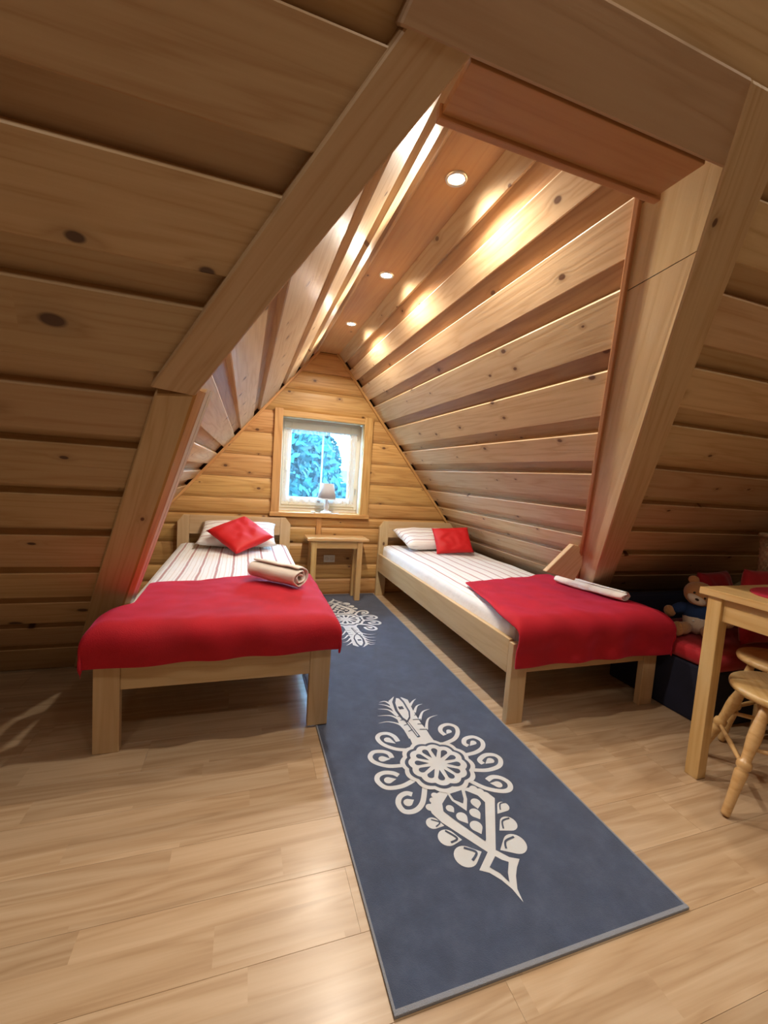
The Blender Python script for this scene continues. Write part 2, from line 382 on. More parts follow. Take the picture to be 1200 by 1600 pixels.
# ---- floor
FX0, FX1 = X_MIN-0.05, X_MAX+0.05
bm = bmesh.new(); add_box(bm, (FX0, Y_MIN-0.3, -0.12), (FX1, WALL_Y+0.25, -0.012))
floor = tag(link('floor', from_bm(bm), M['back']), 'light oak laminate floor of long boards', 'floor', kind='structure')
PW, PL = 0.193, 1.285
row = 0; y = Y_MIN-0.2
cache = {}
while y < WALL_Y:
    x = FX0 - random.random()*PL
    while x < FX1:
        a, c = max(x, FX0), min(x+PL, FX1)
        if c-a > 0.05:
            key = round(c-a, 4)
            if key not in cache:
                L = c-a
                cache[key] = prism(board_profile(PW-0.0006, 0.0118, 0.0004), lambda v, n: -L/2+0.0003, lambda v, n: L/2-0.0003)
                cache[key].materials.append(M['laminate'])
            o = bpy.data.objects.new('floor_board', cache[key]); COL.objects.link(o); o.parent = floor
            o.location = ((a+c)/2, y+PW/2, 0)
        x += PL
    y += PW; row += 1

# ---- main roof slope, left and right of the alcove opening
def open_left(s):          # x of the middle of the left trim at height s
    z = s*K/LK
    if z > 1.39: return -0.205 + (z-1.39)*0.856
    return -0.205 - (1.39-z)*0.443
def open_right(s):
    z = s*K/LK
    return 1.112 + (1.974-z)*0.8253
S_HEAD = s_of_z(2.02); S_TOP = s_of_z(CEIL)
def slab(name, pts, thick, nrm_off, label, mat=None):
    """roof deck behind the boards"""
    o = poly_solid(name, [(x, s) for x, s in pts], thick, mat or M['back'], None, None, 0)
    o.data.transform(frame(SX, SS, SN, mp(0, 0, nrm_off)))
    return tag(o, label, 'wall', kind='structure')
wl = slab('wall_slope_left', [(X_MIN, -0.1), (open_left(-0.1), -0.1), (open_left(s_of_z(1.39)), s_of_z(1.39)), (open_left(S_HEAD), S_HEAD), (open_left(S_HEAD), S_TOP), (X_MIN, S_TOP)], 0.12, -0.062,
          'sloping board-clad roof wall beside the bed with the cream towel')
wr = slab('wall_slope_right', [(open_right(-0.1), -0.1), (X_MAX, -0.1), (X_MAX, S_TOP), (open_left(S_HEAD), S_TOP), (open_left(S_HEAD), S_HEAD), (open_right(S_HEAD), S_HEAD)], 0.12, -0.062,
          'sloping board-clad roof wall above the teddy bear')
def slope_boards(parent, tops, gap, x_end, side):
    for i, st in enumerate(tops):
        sb = tops[i+1] + gap(tops[i+1]) if i+1 < len(tops) else -0.02
        for (a, c, n, mat, t) in ((sb, st, -0.024, 'pine_big' if side < 0 else 'pine', 0.037), (st-0.012, st+gap(st)+0.012, -0.056, 'pine', 0.005)):
            h, mid = c-a, (a+c)/2
            full = mid > S_HEAD-0.02
            if side < 0:
                xm = (X_MIN + x_end(mid))/2; x0 = lambda v, nn: X_MIN-xm
                x1 = lambda v, nn, mid=mid, xm=xm: x_end(min(mid+v, S_HEAD))-xm
            else:
                e = (lambda s: open_left(S_HEAD)) if full else x_end
                xm = (X_MAX + e(mid))/2; x1 = lambda v, nn: X_MAX-xm
                x0 = lambda v, nn, mid=mid, xm=xm, e=e: e(mid+v)-xm
            link('plank', prism(board_profile(h, t), x0, x1), M[mat], parent, False, frame(SX, SS, SN, mp(xm, mid, n)))
slope_boards(wl, [3.473, 3.231, 2.984, 2.727, 2.459, 2.184, 1.90, 1.696, 1.46, 1.229, 0.968, 0.722, 0.48, 0.242],
             lambda s: 0.087 if s > 1.85 else 0.05, open_left, -1)
slope_boards(wr, [3.473, 3.231, 2.984, 2.731, 2.517, 2.287, 2.05, 1.816, 1.584, 1.359, 1.132, 0.891, 0.642, 0.386, 0.146],
             lambda s: 0.08 if s > 1.7 else 0.055, open_right, 1)

# ---- alcove roof
def alcove_pt(side, d, n, y):      # d down from the ridge strip, n into the alcove
    z = RZ - d*Q/LQ - n/LQ
    x = (RX + d/LQ - n*Q/LQ) if side > 0 else (LX - d/LQ + n*Q/LQ)
    return Vector((x, y, z))
def front_y(z, side=1): return 2.77 - z/1.127 if side > 0 else Y0 - z/K + 0.075
def alcove_side(side, name, label, tops):
    DMAX = RZ*LQ/Q + 0.05
    # deck: a slab cut off along the main roof slope
    vs = []
    for n in (-0.034, -0.14):
        for d in (-0.06, DMAX):
            p = alcove_pt(side, d, n, 0); vs += [(p.x, Y0 - p.z/K + 0.085, p.z), (p.x, WALL_Y+0.2, p.z)]
    fs = [(0, 1, 3, 2), (4, 6, 7, 5), (0, 4, 5, 1), (2, 3, 7, 6), (0, 2, 6, 4), (1, 5, 7, 3)]
    deck = tag(link(name, mesh(vs, fs), M['back']), label, 'ceiling', kind='structure')
    V = Vector((side, 0, -Q))/LQ; Nn = Vector((-side*Q, 0, -1))/LQ
    Xd = V.cross(Nn)                      # +-Y
    sg = 1 if Xd.y > 0 else -1
    edges = [0.0] + tops
    for i in range(len(edges)):
        d0_ = edges[i]; d1_ = (edges[i+1]-0.08) if i+1 < len(edges) else DMAX
        todo = [(d0_, d1_, 0.0, 'pine', 0.03)]
        if i+1 < len(edges): todo.append((d1_-0.012, edges[i+1]+0.012, -0.028, 'pine_recess_shade', 0.004))
        for a, c, n, mat, t in todo:
            mid = (a+c)/2; h = c-a
            zf = lambda v, mid=mid: RZ-(mid+v)*Q/LQ
            ym = (front_y(zf(0), side)+WALL_Y)/2
            ff = lambda v, nn, zf=zf, ym=ym: sg*(front_y(zf(v), side)-ym)
            bb = lambda v, nn, ym=ym: sg*(WALL_Y-ym)
            o = alcove_pt(side, mid, n, ym)
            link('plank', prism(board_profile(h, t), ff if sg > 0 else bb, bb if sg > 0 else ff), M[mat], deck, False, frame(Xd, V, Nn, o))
    return deck
TOPS = [0.175, 0.365, 0.585, 0.845, 1.115, 1.345, 1.595, 1.81, 2.0, 2.22, 2.45, 2.68, 2.9]
alcove_side(1, 'ceiling_alcove_right', 'sloping pine ceiling above the bed with the white towel', TOPS)
alcove_side(-1, 'ceiling_alcove_left', 'sloping pine ceiling above the bed with the cream towel', [0.13, 0.31, 0.53, 0.86, 1.10, 1.32, 1.52, 1.70, 2.02, 2.24, 2.47, 2.7, 2.92])
bm = bmesh.new(); add_box(bm, (LX-0.08, 0.80, RZ+0.022), (RX+0.08, WALL_Y+0.2, RZ+0.14))
ridge = tag(link('ceiling_ridge', from_bm(bm), M['back']), 'flat narrow ceiling strip holding the three spotlights', 'ceiling', kind='structure')
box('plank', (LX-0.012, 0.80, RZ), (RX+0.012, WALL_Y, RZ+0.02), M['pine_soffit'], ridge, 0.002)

# ---- gable wall with the window
WX0, WX1, WZ0, WZ1 = 0.295, 1.085, 0.81, 1.70
bm = bmesh.new()
for lo, hi in (((-1.7, 4.02, -0.1), (WX0-0.02, 4.2, 2.6)), ((WX1+0.02, 4.02, -0.1), (3.1, 4.2, 2.6)), ((WX0-0.02, 4.02, -0.1), (WX1+0.02, 4.2, WZ0-0.02)), ((WX0-0.02, 4.02, WZ1+0.02), (WX1+0.02, 4.2, 2.6))):
    add_box(bm, lo, hi)
wb = tag(link('wall_back', from_bm(bm), M['back']), 'gable wall of rounded honey pine boards around the window', 'wall', kind='structure')
def gx(side, z):
    return RX + (RZ-z)/Q if side > 0 else LX - (RZ-z)/Q
def log_profile(h, b=0.017):
    p = [(-h/2, -0.02)]
    for k in range(9):
        t = -1 + 2*k/8
        p.append((t*h/2*0.985, b*(1-abs(t)**4.0) - 0.008))
    return p + [(h/2, -0.02)]
def log_board(z0, z1, xl, xr):
    zm = (z0+z1)/2
    xa, xb = xl(zm), xr(zm); xm = (xa+xb)/2
    if xb-xa < 0.02: return
    link('plank', prism(log_profile(z1-z0), lambda v, n: xl(zm+v)-xm, lambda v, n: xr(zm+v)-xm), M['pine_log'], wb, False,
         frame(Vector((1, 0, 0)), Vector((0, 0, 1)), Vector((0, -1, 0)), Vector((xm, WALL_Y, zm))))
gl = lambda z: gx(-1, z); gr = lambda z: gx(1, z)
for z0, z1 in ((2.13, 2.325), (1.96, 2.13)): log_board(z0, z1, gl, gr)
log_board(1.745, 1.96, gl, gr)
for z0, z1 in ((1.53, 1.745), (1.32, 1.53), (1.115, 1.32), (0.92, 1.115), (0.77, 0.92)):
    log_board(z0, z1, gl, lambda z: 0.225); log_board(z0, z1, lambda z: 1.165, gr)
for z0, z1 in ((0.67, 0.77), (0.51, 0.67), (0.30, 0.51), (0.155, 0.30), (0.0, 0.155)):
    if z0 == 0.51: log_board(z0, z1, gl, lambda z: 0.655); log_board(z0, z1, lambda z: 0.715, gr)
    else: log_board(z0, z1, gl, gr)
box('batten', (0.66, 3.982, 0.51), (0.71, 4.02, 0.765), M['pine_log'], wb, 0.003)

# thin trims where the gable meets the slopes
for i, side in enumerate((-1, 1)):
    p0, p1 = Vector((gx(side, RZ), 3.975, RZ)), Vector((gx(side, 0), 3.975, 0))
    ln = (p1-p0).length; X = (p1-p0).normalized(); Z = Vector((0, -1, 0)); Yv = Z.cross(X)
    bm = bmesh.new(); add_box(bm, (0, -0.011, -0.02), (ln, 0.011, 0.005), 0.003)
    tag(link('trim_%d' % (i+1), from_bm(bm), M['pine_log'], None, False, frame(X, Yv, Z, p0 + Vector((-side*0.012, 0, 0)))), 'thin pine strip where the gable wall meets the %s ceiling slope' % ('cream-towel side' if side < 0 else 'white-towel side'), 'trim', kind='structure')

# ---- trim around the opening
def slope_poly(name, pts, thick, mat, label, n=0.0, bev=0.004):
    """pts (x, z) on the face of the slope; the first edge gives the grain"""
    p3 = [mp(x, s_of_z(z), n) for x, z in pts]
    return tag(aligned_poly(name, p3, SN, thick, M[mat], None, bev), label, 'trim', kind='structure')
slope_poly('trim_3', [(0.383, 2.0), (-0.148, 1.390), (-0.261, 1.399), (0.251, 2.0)], 0.062, 'pine_beam', 'slanting pine board framing the alcove above the cream-towel bed', -0.003)
slope_poly('trim_4', [(-0.148, 1.388), (-0.483, 0.609), (-0.520, 0.53), (-0.524, 0.45), (-0.556, 0.44), (-0.556, 0.0), (-0.885, 0.0), (-0.619, 0.609), (-0.254, 1.380)], 0.07, 'pine_beam', 'wide pine post running down behind the cream-towel bed', -0.012)
slope_poly('trim_5', [(0.220, 1.976), (1.040, 1.976), (0.962, 2.070), (0.262, 2.070)], 0.075, 'pine_header', 'broad greyish pine header board over the alcove opening')
slope_poly('trim_6', [(0.958, 2.069), (2.665, 0.0), (2.825, 0.0), (1.108, 2.069)], 0.085, 'pine_beam', 'heavy pine post framing the alcove beside the white-towel bed', 0.003)
# soffit of the header
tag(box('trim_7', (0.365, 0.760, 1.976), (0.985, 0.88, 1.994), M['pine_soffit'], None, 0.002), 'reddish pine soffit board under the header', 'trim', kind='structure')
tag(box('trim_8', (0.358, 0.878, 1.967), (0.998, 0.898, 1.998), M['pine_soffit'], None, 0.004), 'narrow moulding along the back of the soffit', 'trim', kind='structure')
# splayed reveal beside the right-hand post
def tri_mesh(name, rings, mat, label):
    """solid through two 4-corner rings"""
    vs = [v for r in rings for v in r]
    fs = [(0, 1, 2, 3), (7, 6, 5, 4)] + [(i, (i+1) % 4, 4+(i+1) % 4, 4+i) for i in range(4)]
    o = Vector(rings[0][0]); X = (Vector(rings[1][0])-o).normalized(); Yv = (Vector(rings[0][1])-o); Yv = (Yv - X*Yv.dot(X)).normalized()
    f = frame(X, Yv, X.cross(Yv), o); inv = f.inverted()
    return tag(link(name, mesh([inv @ Vector(v) for v in vs], fs), mat, None, False, f), label, 'trim', kind='structure')
# pale lining boards between the ends of the ceiling boards and the right-hand post
def reveal_ring(z):
    fx, fy = 1.036 + (1.974-z)*0.8253, Y0 - z/K
    p = alcove_pt(1, (RZ-z)*LQ/Q, 0.002, front_y(z))
    o = Vector((Q, 0, 1)).normalized()*0.03
    return [Vector((fx, fy+0.002, z)), p, p+o, Vector((fx, fy+0.002, z))+o]
tri_mesh('trim_9', [reveal_ring(1.862), reveal_ring(0.30)], M['pine_bed'], 'pale board lining the side of the post by the white-towel bed')
tri_mesh('trim_15', [reveal_ring(2.02), reveal_ring(1.864)], M['pine_bed'], 'short corner piece of the post lining below the header')
# splayed lining of the left-hand post
def left_ring(z, f0, f1, t):
    x, y_ = -0.148 - (1.388-z)*0.430, Y0 - z/K
    F = Vector((x+0.026*f0, y_+0.065*f0+0.012, z)); B = Vector((x+0.026*f1, y_+0.065*f1+0.012, z))
    return [F, B, B+Vector((-t, 0.01, 0)), F+Vector((-t, 0.01, 0))]
tri_mesh('trim_10', [left_ring(1.41, 0.0, 0.62, 0.02), left_ring(0.0, 0.0, 0.62, 0.02)], M['pine_log'], 'honey-coloured splayed lining board of the post by the cream-towel bed')
# slim dark bead along the ends of the ceiling boards
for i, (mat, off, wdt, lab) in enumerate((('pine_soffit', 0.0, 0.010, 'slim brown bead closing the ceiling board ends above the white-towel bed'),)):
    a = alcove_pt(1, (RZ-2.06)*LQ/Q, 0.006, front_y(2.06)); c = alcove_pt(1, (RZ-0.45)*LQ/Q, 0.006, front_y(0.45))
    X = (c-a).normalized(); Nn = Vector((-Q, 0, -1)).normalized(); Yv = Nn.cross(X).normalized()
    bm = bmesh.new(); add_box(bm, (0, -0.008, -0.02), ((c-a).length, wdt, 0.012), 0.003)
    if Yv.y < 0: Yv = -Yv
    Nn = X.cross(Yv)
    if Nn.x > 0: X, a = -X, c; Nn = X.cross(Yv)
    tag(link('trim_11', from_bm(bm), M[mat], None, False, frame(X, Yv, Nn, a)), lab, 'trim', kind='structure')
# double bead along that lining, window light painted in as white
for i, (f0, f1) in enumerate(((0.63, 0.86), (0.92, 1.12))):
    tri_mesh('trim_%d' % (12+i), [left_ring(1.42, f0, f1, 0.02), left_ring(0.0, f0, f1, 0.02)], M['lit_trim'], ('outer' if i == 0 else 'inner') + ' strip of the double bead painted window-lit white behind the cream-towel bed post')
# stub of a brace between the right-hand post and the bed
tag(aligned_poly('trim_14', [(1.762, 2.05, 0.692), (1.948, 2.05, 0.863), (2.03, 2.05, 0.85), (2.036, 2.05, 0.731), (1.989, 2.05, 0.633)], (0, -1, 0), 0.035, M['pine_beam']), 'short knotty brace wedged between post and white-towel bed', 'trim', kind='structure')

# ---- rest of the room shell
def shell(name, lo, hi, label, cat, mat='pine'):
    return tag(box(name, lo, hi, M[mat], None, 0), label, cat, kind='structure')
shell('ceiling', (X_MIN, -1.5, CEIL), (X_MAX, 0.27, CEIL+0.1), 'flat pine ceiling of the main room', 'ceiling')
shell('wall_left', (X_MIN-0.1, Y_MIN-0.2, -0.1), (X_MIN, 2.8, CEIL+0.1), 'end wall of the room beyond the left slope', 'wall')
shell('wall_right', (X_MAX, Y_MIN-0.2, -0.1), (X_MAX+0.1, 2.8, CEIL+0.1), 'end wall of the room behind the sofa', 'wall')
p3 = [(X_MIN, -3.55, -0.1), (X_MAX, -3.55, -0.1), (X_MAX, -1.4, CEIL+0.05), (X_MIN, -1.4, CEIL+0.05)]
tag(aligned_poly('wall_front', p3, (0, 2.85, -2.15), 0.1, M['pine'], None, 0), 'opposite roof slope of the room', 'wall', kind='structure')

# ================================================================== WINDOW
win = empty('window_1', 'small square window with pine casing in the gable wall', 'window', (0, 0, 0), kind='structure')
box('casing', (0.225, 3.965, 0.80), (WX0+0.005, 4.03, 1.765), M['pine_log'], win, 0.004)
box('casing', (WX1-0.005, 3.965, 0.80), (1.165, 4.03, 1.765), M['pine_log'], win, 0.004)
box('casing', (WX0, 3.968, WZ1-0.003), (WX1, 4.03, 1.75), M['pine_log'], win, 0.004)
box('sill', (0.215, 3.95, 0.77), (1.175, 4.16, WZ0), M['pine_log'], win, 0.005)
box('jamb', (WX0-0.02, 4.02, WZ0), (WX0, 4.2, WZ1), M['sash'], win, 0.002)
box('jamb', (WX1, 4.02, WZ0), (WX1+0.02, 4.2, WZ1), M['sash'], win, 0.002)
box('jamb', (WX0, 4.02, WZ1), (WX1, 4.2, WZ1+0.02), M['sash'], win, 0.002)
box('jamb', (WX0, 4.15, WZ0-0.04), (WX1, 4.25, WZ0+0.03), M['sash'], win, 0.004)
fr = [((WX0, 4.14, WZ0+0.03), (WX0+0.03, 4.2, WZ1)), ((WX1-0.03, 4.14, WZ0+0.03), (WX1, 4.2, WZ1)), ((WX0+0.03, 4.14, WZ1-0.03), (WX1-0.03, 4.2, WZ1)), ((WX0+0.03, 4.14, WZ0+0.03), (WX1-0.03, 4.2, WZ0+0.06))]
for lo, hi in fr: box('window_frame', lo, hi, M['sash'], win, 0.004)
a0, a1, b0, b1 = WX0+0.03, WX1-0.03, WZ0+0.06, WZ1-0.03
sw = 0.075
for lo, hi in (((a0, 4.125, b0), (a0+sw, 4.175, b1)), ((a1-sw, 4.125, b0), (a1, 4.175, b1)), ((a0+sw, 4.125, b0), (a1-sw, 4.175, b0+sw)), ((a0+sw, 4.125, b1-sw), (a1-sw, 4.175, b1))):
    box('sash', lo, hi, M['sash'], win, 0.006)
box('pane', (a0+sw-0.005, 4.15, b0+sw-0.005), (a1-sw+0.005, 4.156, b1-sw+0.005), M['glass'], win, 0)
box('window_handle', (a0+0.028, 4.105, 1.20), (a0+0.045, 4.126, 1.30), M['white'], win, 0.005)
for z in (1.0, 1.55): box('hinge', (a1+0.0, 4.118, z), (a1+0.014, 4.145, z+0.06), M['steel'], win, 0.003)

# lace curtain hung on the sash
cur = empty('lace_curtain', 'sheer white lace curtain gathered across the window sash', 'curtain', (0, 4.112, 0))
def veil(name, x0, x1, z0, z1, mat, amp, freq, nx=60, nz=14, yy=0.0):
    vs, fs = [], []
    for i in range(nx+1):
        for j in range(nz+1):
            x = x0+(x1-x0)*i/nx; z = z0+(z1-z0)*j/nz
            vs.append((x, yy+amp*math.sin(x*freq + 0.5*math.sin(z*9)), z + (0.004*math.sin(x*freq*2) if j == 0 else 0)))
    for i in range(nx):
        for j in range(nz): a = i*(nz+1)+j; fs.append((a, a+nz+1, a+nz+2, a+1))
    return link(name, mesh(vs, fs), mat, cur, True)
veil('net', 0.385, 0.995, 0.93, 1.575, M['veil'], 0.006, 75)
veil('side_hem', 0.335, 0.385, 0.90, 1.60, M['veil_hem'], 0.005, 110, 10)
veil('side_hem', 0.995, 1.045, 0.90, 1.60, M['veil_hem'], 0.005, 110, 10)
veil('bottom_hem', 0.385, 0.995, 0.90, 0.955, M['veil_hem'], 0.006, 75, 60, 3)
veil('heading', 0.385, 0.995, 1.565, 1.60, M['veil_hem'], 0.006, 150, 60, 3)
veil('pleat', 0.695, 0.712, 0.955, 1.57, M['veil_hem'], 0.003, 200, 6, 14, -0.006)
bm = bmesh.new(); bmesh.ops.create_cone(bm, cap_ends=True, segments=10, radius1=0.005, radius2=0.005, depth=0.73)
link('rod', from_bm(bm), M['white'], cur, True, Matrix.Translation((0.69, 0, 1.605)) @ Matrix.Rotation(math.pi/2, 4, 'Y'))

# table lamp on the sill
lamp = empty('table_lamp', 'small white table lamp with a grey tapered shade on the window sill', 'lamp', (0.752, 4.012, WZ0))
link('base', lathe([(0, 0), (0.055, 0), (0.057, 0.006), (0.05, 0.014), (0.03, 0.022), (0.02, 0.035), (0.024, 0.05), (0.026, 0.07), (0.018, 0.09), (0.012, 0.105), (0.014, 0.115), (0.01, 0.125), (0.009, 0.16), (0, 0.16)], 24), M['white'], lamp, True)
link('lamp_shade', lathe([(0.088, 0.142), (0.090, 0.142), (0.063, 0.29), (0.061, 0.29), (0.088, 0.142)], 32), M['shade'], lamp, True)
link('trim_ring', lathe([(0.0885, 0.136), (0.0915, 0.136), (0.0915, 0.145), (0.0885, 0.145), (0.0885, 0.136)], 32), M['white'], lamp, True)
def tube(pts, r, seg=8, closed=False):
    vs, fs = [], []; n = len(pts); P = [Vector(p) for p in pts]; up = Vector((0, 0, 1))
    for i in range(n):
        t = (P[min(i+1, n-1)]-P[max(i-1, 0)]).normalized()
        a = t.cross(up) if abs(t.dot(up)) < 0.98 else t.cross(Vector((1, 0, 0)))
        a.normalize(); b_ = t.cross(a)
        rr = r[i] if isinstance(r, (list, tuple)) else r
        for k in range(seg):
            an = 2*math.pi*k/seg; vs.append(P[i] + a*(rr*math.cos(an)) + b_*(rr*math.sin(an)))
    for i in range(n-1):
        for k in range(seg): fs.append((i*seg+k, i*seg+(k+1) % seg, (i+1)*seg+(k+1) % seg, (i+1)*seg+k))
    fs.append(tuple(range(seg))); fs.append(tuple(range((n-1)*seg, n*seg)))
    return mesh(vs, fs)
link('cord', tube([(0.05, 0, 0.006), (0.09, -0.02, 0.005), (0.12, -0.03, 0.005), (0.10, -0.05, 0.005), (0.06, -0.06, 0.005), (-0.02, -0.065, 0.005), (-0.09, -0.05, 0.005), (-0.11, -0.035, 0.006)], 0.003), M['white'], lamp, True)
link('plug_switch', tube([(-0.11, -0.035, 0.009), (-0.125, -0.028, 0.009), (-0.15, -0.018, 0.009)], [0.006, 0.009, 0.006]), M['white'], lamp, True)

# outlet on the wall below
out = empty('power_outlet', 'white double wall socket behind the nightstand', 'socket', (0.805, 3.985, 0.36))
bm = bmesh.new(); add_box(bm, (-0.055, -0.012, -0.03), (0.055, 0.006, 0.04), 0.005); link('plate', from_bm(bm), M['plastic'], out)
for sx in (-0.026, 0.026):
    link('socket_well', lathe([(0.019, 0.0), (0.021, 0.0), (0.021, 0.004), (0.0185, 0.004), (0.017, 0.001), (0, 0.001)], 20), M['sash'], out, True, Matrix.Translation((sx, -0.012, 0.005)) @ Matrix.Rotation(math.pi/2, 4, 'X'))

# ================================================================== SPOTLIGHTS
def spotlight(name, loc, label, group, energy, angle, blend, src=0.03):
    t = empty(name, label, 'spotlight', loc, group=group)
    link('bezel', lathe([(0.030, -0.001), (0.032, -0.006), (0.040, -0.006), (0.043, 0.0), (0.043, 0.002), (0.03, 0.002), (0.030, -0.001)], 28), M['steel'], t, True)
    link('lens', lathe([(0, -0.003), (0.02, -0.003), (0.030, -0.001)], 28), M['lamp_glow'], t, True)
    ld = bpy.data.lights.new(name+'_light', 'SPOT'); ld.energy = energy; ld.color = LAMP_WARM
    ld.spot_size = math.radians(angle); ld.spot_blend = blend; ld.shadow_soft_size = src
    lo = bpy.data.objects.new('light_source', ld); COL.objects.link(lo); lo.parent = t; lo.location = (0, 0, -0.02)
    return t
for yy, lab in ((1.50, 'round recessed ceiling spotlight nearest the header board'), (2.32, 'middle one of the three round recessed ceiling spotlights'), (3.15, 'round recessed ceiling spotlight nearest the window wall')):
    spotlight('recessed_spotlight', (0.70, yy, RZ), lab, 'spotlights in the alcove ceiling', ALCOVE_W, 165, 0.6)
for xx in (-0.75, 0.85, 2.3):
    spotlight('recessed_spotlight', (xx, -0.06, CEIL), 'round recessed spotlight in the main room ceiling', 'spotlights in the main room ceiling', ROOM_W, 82, 0.55, 0.06)
for xx in (-0.9, 0.4, 1.7):  # unseen fill, added to brighten the edges of the slope boards
    spotlight('slope_fill', (xx, 0.05, CEIL), 'added wide fill light for the roof slope boards', 'added fill lights in the main room ceiling', SLOPE_FILL_W, 168, 0.5, 0.12)

# ================================================================== RUG
RX0, RX1, RY0, RY1 = 0.362, 1.274, 0.755, 3.965
rug = empty('runner_rug', 'long slate blue runner rug with two white folk ornaments', 'rug', (0.818, 2.36, 0))
bm = bmesh.new(); add_box(bm, (RX0-0.818, RY0-2.36, 0.0008), (RX1-0.818, RY1-2.36, 0.006), 0.002)
link('pile', from_bm(bm), M['rug'], rug)
for lo, hi in (((RX0-0.004, RY0, 0.0005), (RX0+0.003, RY1, 0.0085)), ((RX1-0.003, RY0, 0.0005), (RX1+0.004, RY1, 0.0085)), ((RX0-0.004, RY0-0.006, 0.0005), (RX1+0.004, RY0+0.006, 0.0095)), ((RX0-0.004, RY1-0.006, 0.0005), (RX1+0.004, RY1+0.004, 0.0085))):
    bm = bmesh.new(); add_box(bm, [lo[0]-0.818, lo[1]-2.36, lo[2]], [hi[0]-0.818, hi[1]-2.36, hi[2]], 0.002)
    link('bound_edge', from_bm(bm), M['rug_edge'], rug)

# ornament, in millimetres on the floor
STROKES = [([(723, 1593), (673, 1611), (628, 1653), (616, 1699), (637, 1726), (673, 1724), (696, 1696), (701, 1658)], 20, 22), ([(668, 1505), (605, 1515), (557, 1549), (547, 1585), (570, 1612), (609, 1608), (634, 1588), (637, 1559)], 20, 22), ([(678, 1415), (620, 1396), (561, 1402), (537, 1440), (545, 1470), (575, 1482), (610, 1472), (628, 1454)], 20, 22), ([(706, 1368), (667, 1301), (626, 1273), (587, 1279), (577, 1316), (594, 1347), (624, 1358), (644, 1347)], 20, 22), ([(892, 1594), (965, 1617), (1007, 1659), (1019, 1703), (991, 1729), (951, 1720), (930, 1688), (937, 1654)], 20, 22), ([(936, 1506), (1012, 1509), (1066, 1534), (1088, 1576), (1065, 1612), (1019, 1608), (997, 1579), (1006, 1558)], 20, 22), ([(936, 1416), (1004, 1398), (1069, 1408), (1100, 1444), (1090, 1475), (1050, 1484), (1007, 1461), (1009, 1436)], 20, 22), ([(898, 1363), (941, 1310), (996, 1280), (1034, 1282), (1052, 1310), (1038, 1342), (1006, 1357), (972, 1346)], 20, 22)]
DROPS = [((686, 1645), (658, 1679), 17), ((629, 1554), (595, 1562), 17), ((613, 1437), (579, 1438), 17), ((641, 1321), (614, 1314), 17), ((948, 1660), (970, 1677), 13), ((1013, 1556), (1043, 1574), 14), ((1019, 1434), (1053, 1447), 16), ((974, 1329), (1003, 1315), 17), ((760, 1229), (754, 1250), 15), ((786, 1173), (778, 1205), 20), ((855, 1223), (863, 1252), 19), ((838, 1179), (834, 1209), 20), ((809, 1123), (808, 1157), 22)]
PETALS = [((700, 1187), (665, 1207), 24), ((733, 1121), (688, 1141), 32), ((774, 1065), (714, 1063), 38), ((915, 1187), (957, 1212), 22), ((880, 1122), (930, 1140), 30), ((838, 1055), (902, 1063), 38)]
POLYS = {'feather': [(758, 1618), (767, 1694), (752, 1775), (762, 1856), (760, 1933), (768, 1990), (811, 2028), (853, 2011), (877, 1983), (865, 1869), (862, 1764), (867, 1714), (865, 1667), (868, 1619)], 'eye_d': [(813, 2027), (784, 1975), (772, 1895), (779, 1817), (798, 1784), (826, 1817), (846, 1873), (850, 1970), (841, 2028)], 'eye_w': [(818, 2007), (797, 1962), (786, 1892), (790, 1828), (801, 1800), (822, 1827), (835, 1868), (839, 1958), (831, 2000)], 'heart_w': [(785, 1345), (731, 1327), (712, 1305), (682, 1276), (680, 1247), (698, 1201), (794, 1057), (821, 1055), (948, 1255), (940, 1276), (914, 1310), (877, 1327)], 'heart_d': [(780, 1315), (736, 1277), (725, 1244), (746, 1202), (807, 1096), (813, 1101), (899, 1245), (890, 1281), (857, 1314)], 'vee_w': [(777, 1323), (778, 1281), (809, 1224), (839, 1274), (855, 1324), (823, 1336)], 'vee_d': [(786, 1313), (788, 1283), (813, 1258), (826, 1277), (840, 1320)], 'vee_c': [(800, 1310), (800, 1287), (813, 1277), (822, 1289), (826, 1312)], 'spear_w': [(797, 1062), (732, 1010), (759, 994), (782, 964), (797, 932), (805, 890), (812, 928), (834, 965), (854, 988), (881, 1011), (852, 1025), (825, 1057)], 'spear_d': [(808, 1039), (769, 1010), (790, 984), (801, 952), (815, 980), (839, 1010), (822, 1022)]}
BARBS = [[(773, 1909), (746, 1950), (707, 1973)], [(766, 1856), (741, 1911), (689, 1929)], [(774, 1802), (738, 1857), (671, 1871)], [(767, 1666), (760, 1767), (710, 1811), (656, 1810)], [(867, 1926), (900, 1964), (925, 1982)], [(866, 1862), (903, 1915), (941, 1928)], [(867, 1795), (910, 1857), (959, 1875)], [(867, 1714), (914, 1794), (975, 1815)], [(775, 1944), (751, 1990), (716, 1988)]]
DARKS = [([(796, 1803), (808, 1666)], 16), ([(766, 1842), (799, 1849)], 5), ([(768, 1809), (805, 1812)], 5), ([(771, 1765), (802, 1774)], 5), ([(775, 1716), (805, 1727)], 5), ([(854, 1837), (876, 1837)], 5), ([(833, 1802), (876, 1797)], 5), ([(841, 1762), (879, 1758)], 5), ([(835, 1720), (871, 1713)], 5), ([(665, 1222), (690, 1203), (669, 1189)], 5), ([(693, 1167), (719, 1130), (691, 1120)], 7), ([(723, 1092), (755, 1067), (728, 1044)], 8), ([(976, 1226), (952, 1225), (936, 1200)], 5), ([(946, 1159), (914, 1154), (898, 1125)], 6), ([(914, 1087), (875, 1079), (860, 1054)], 7)]
WHITES = [([(798, 1784), (806, 1674)], 5)]
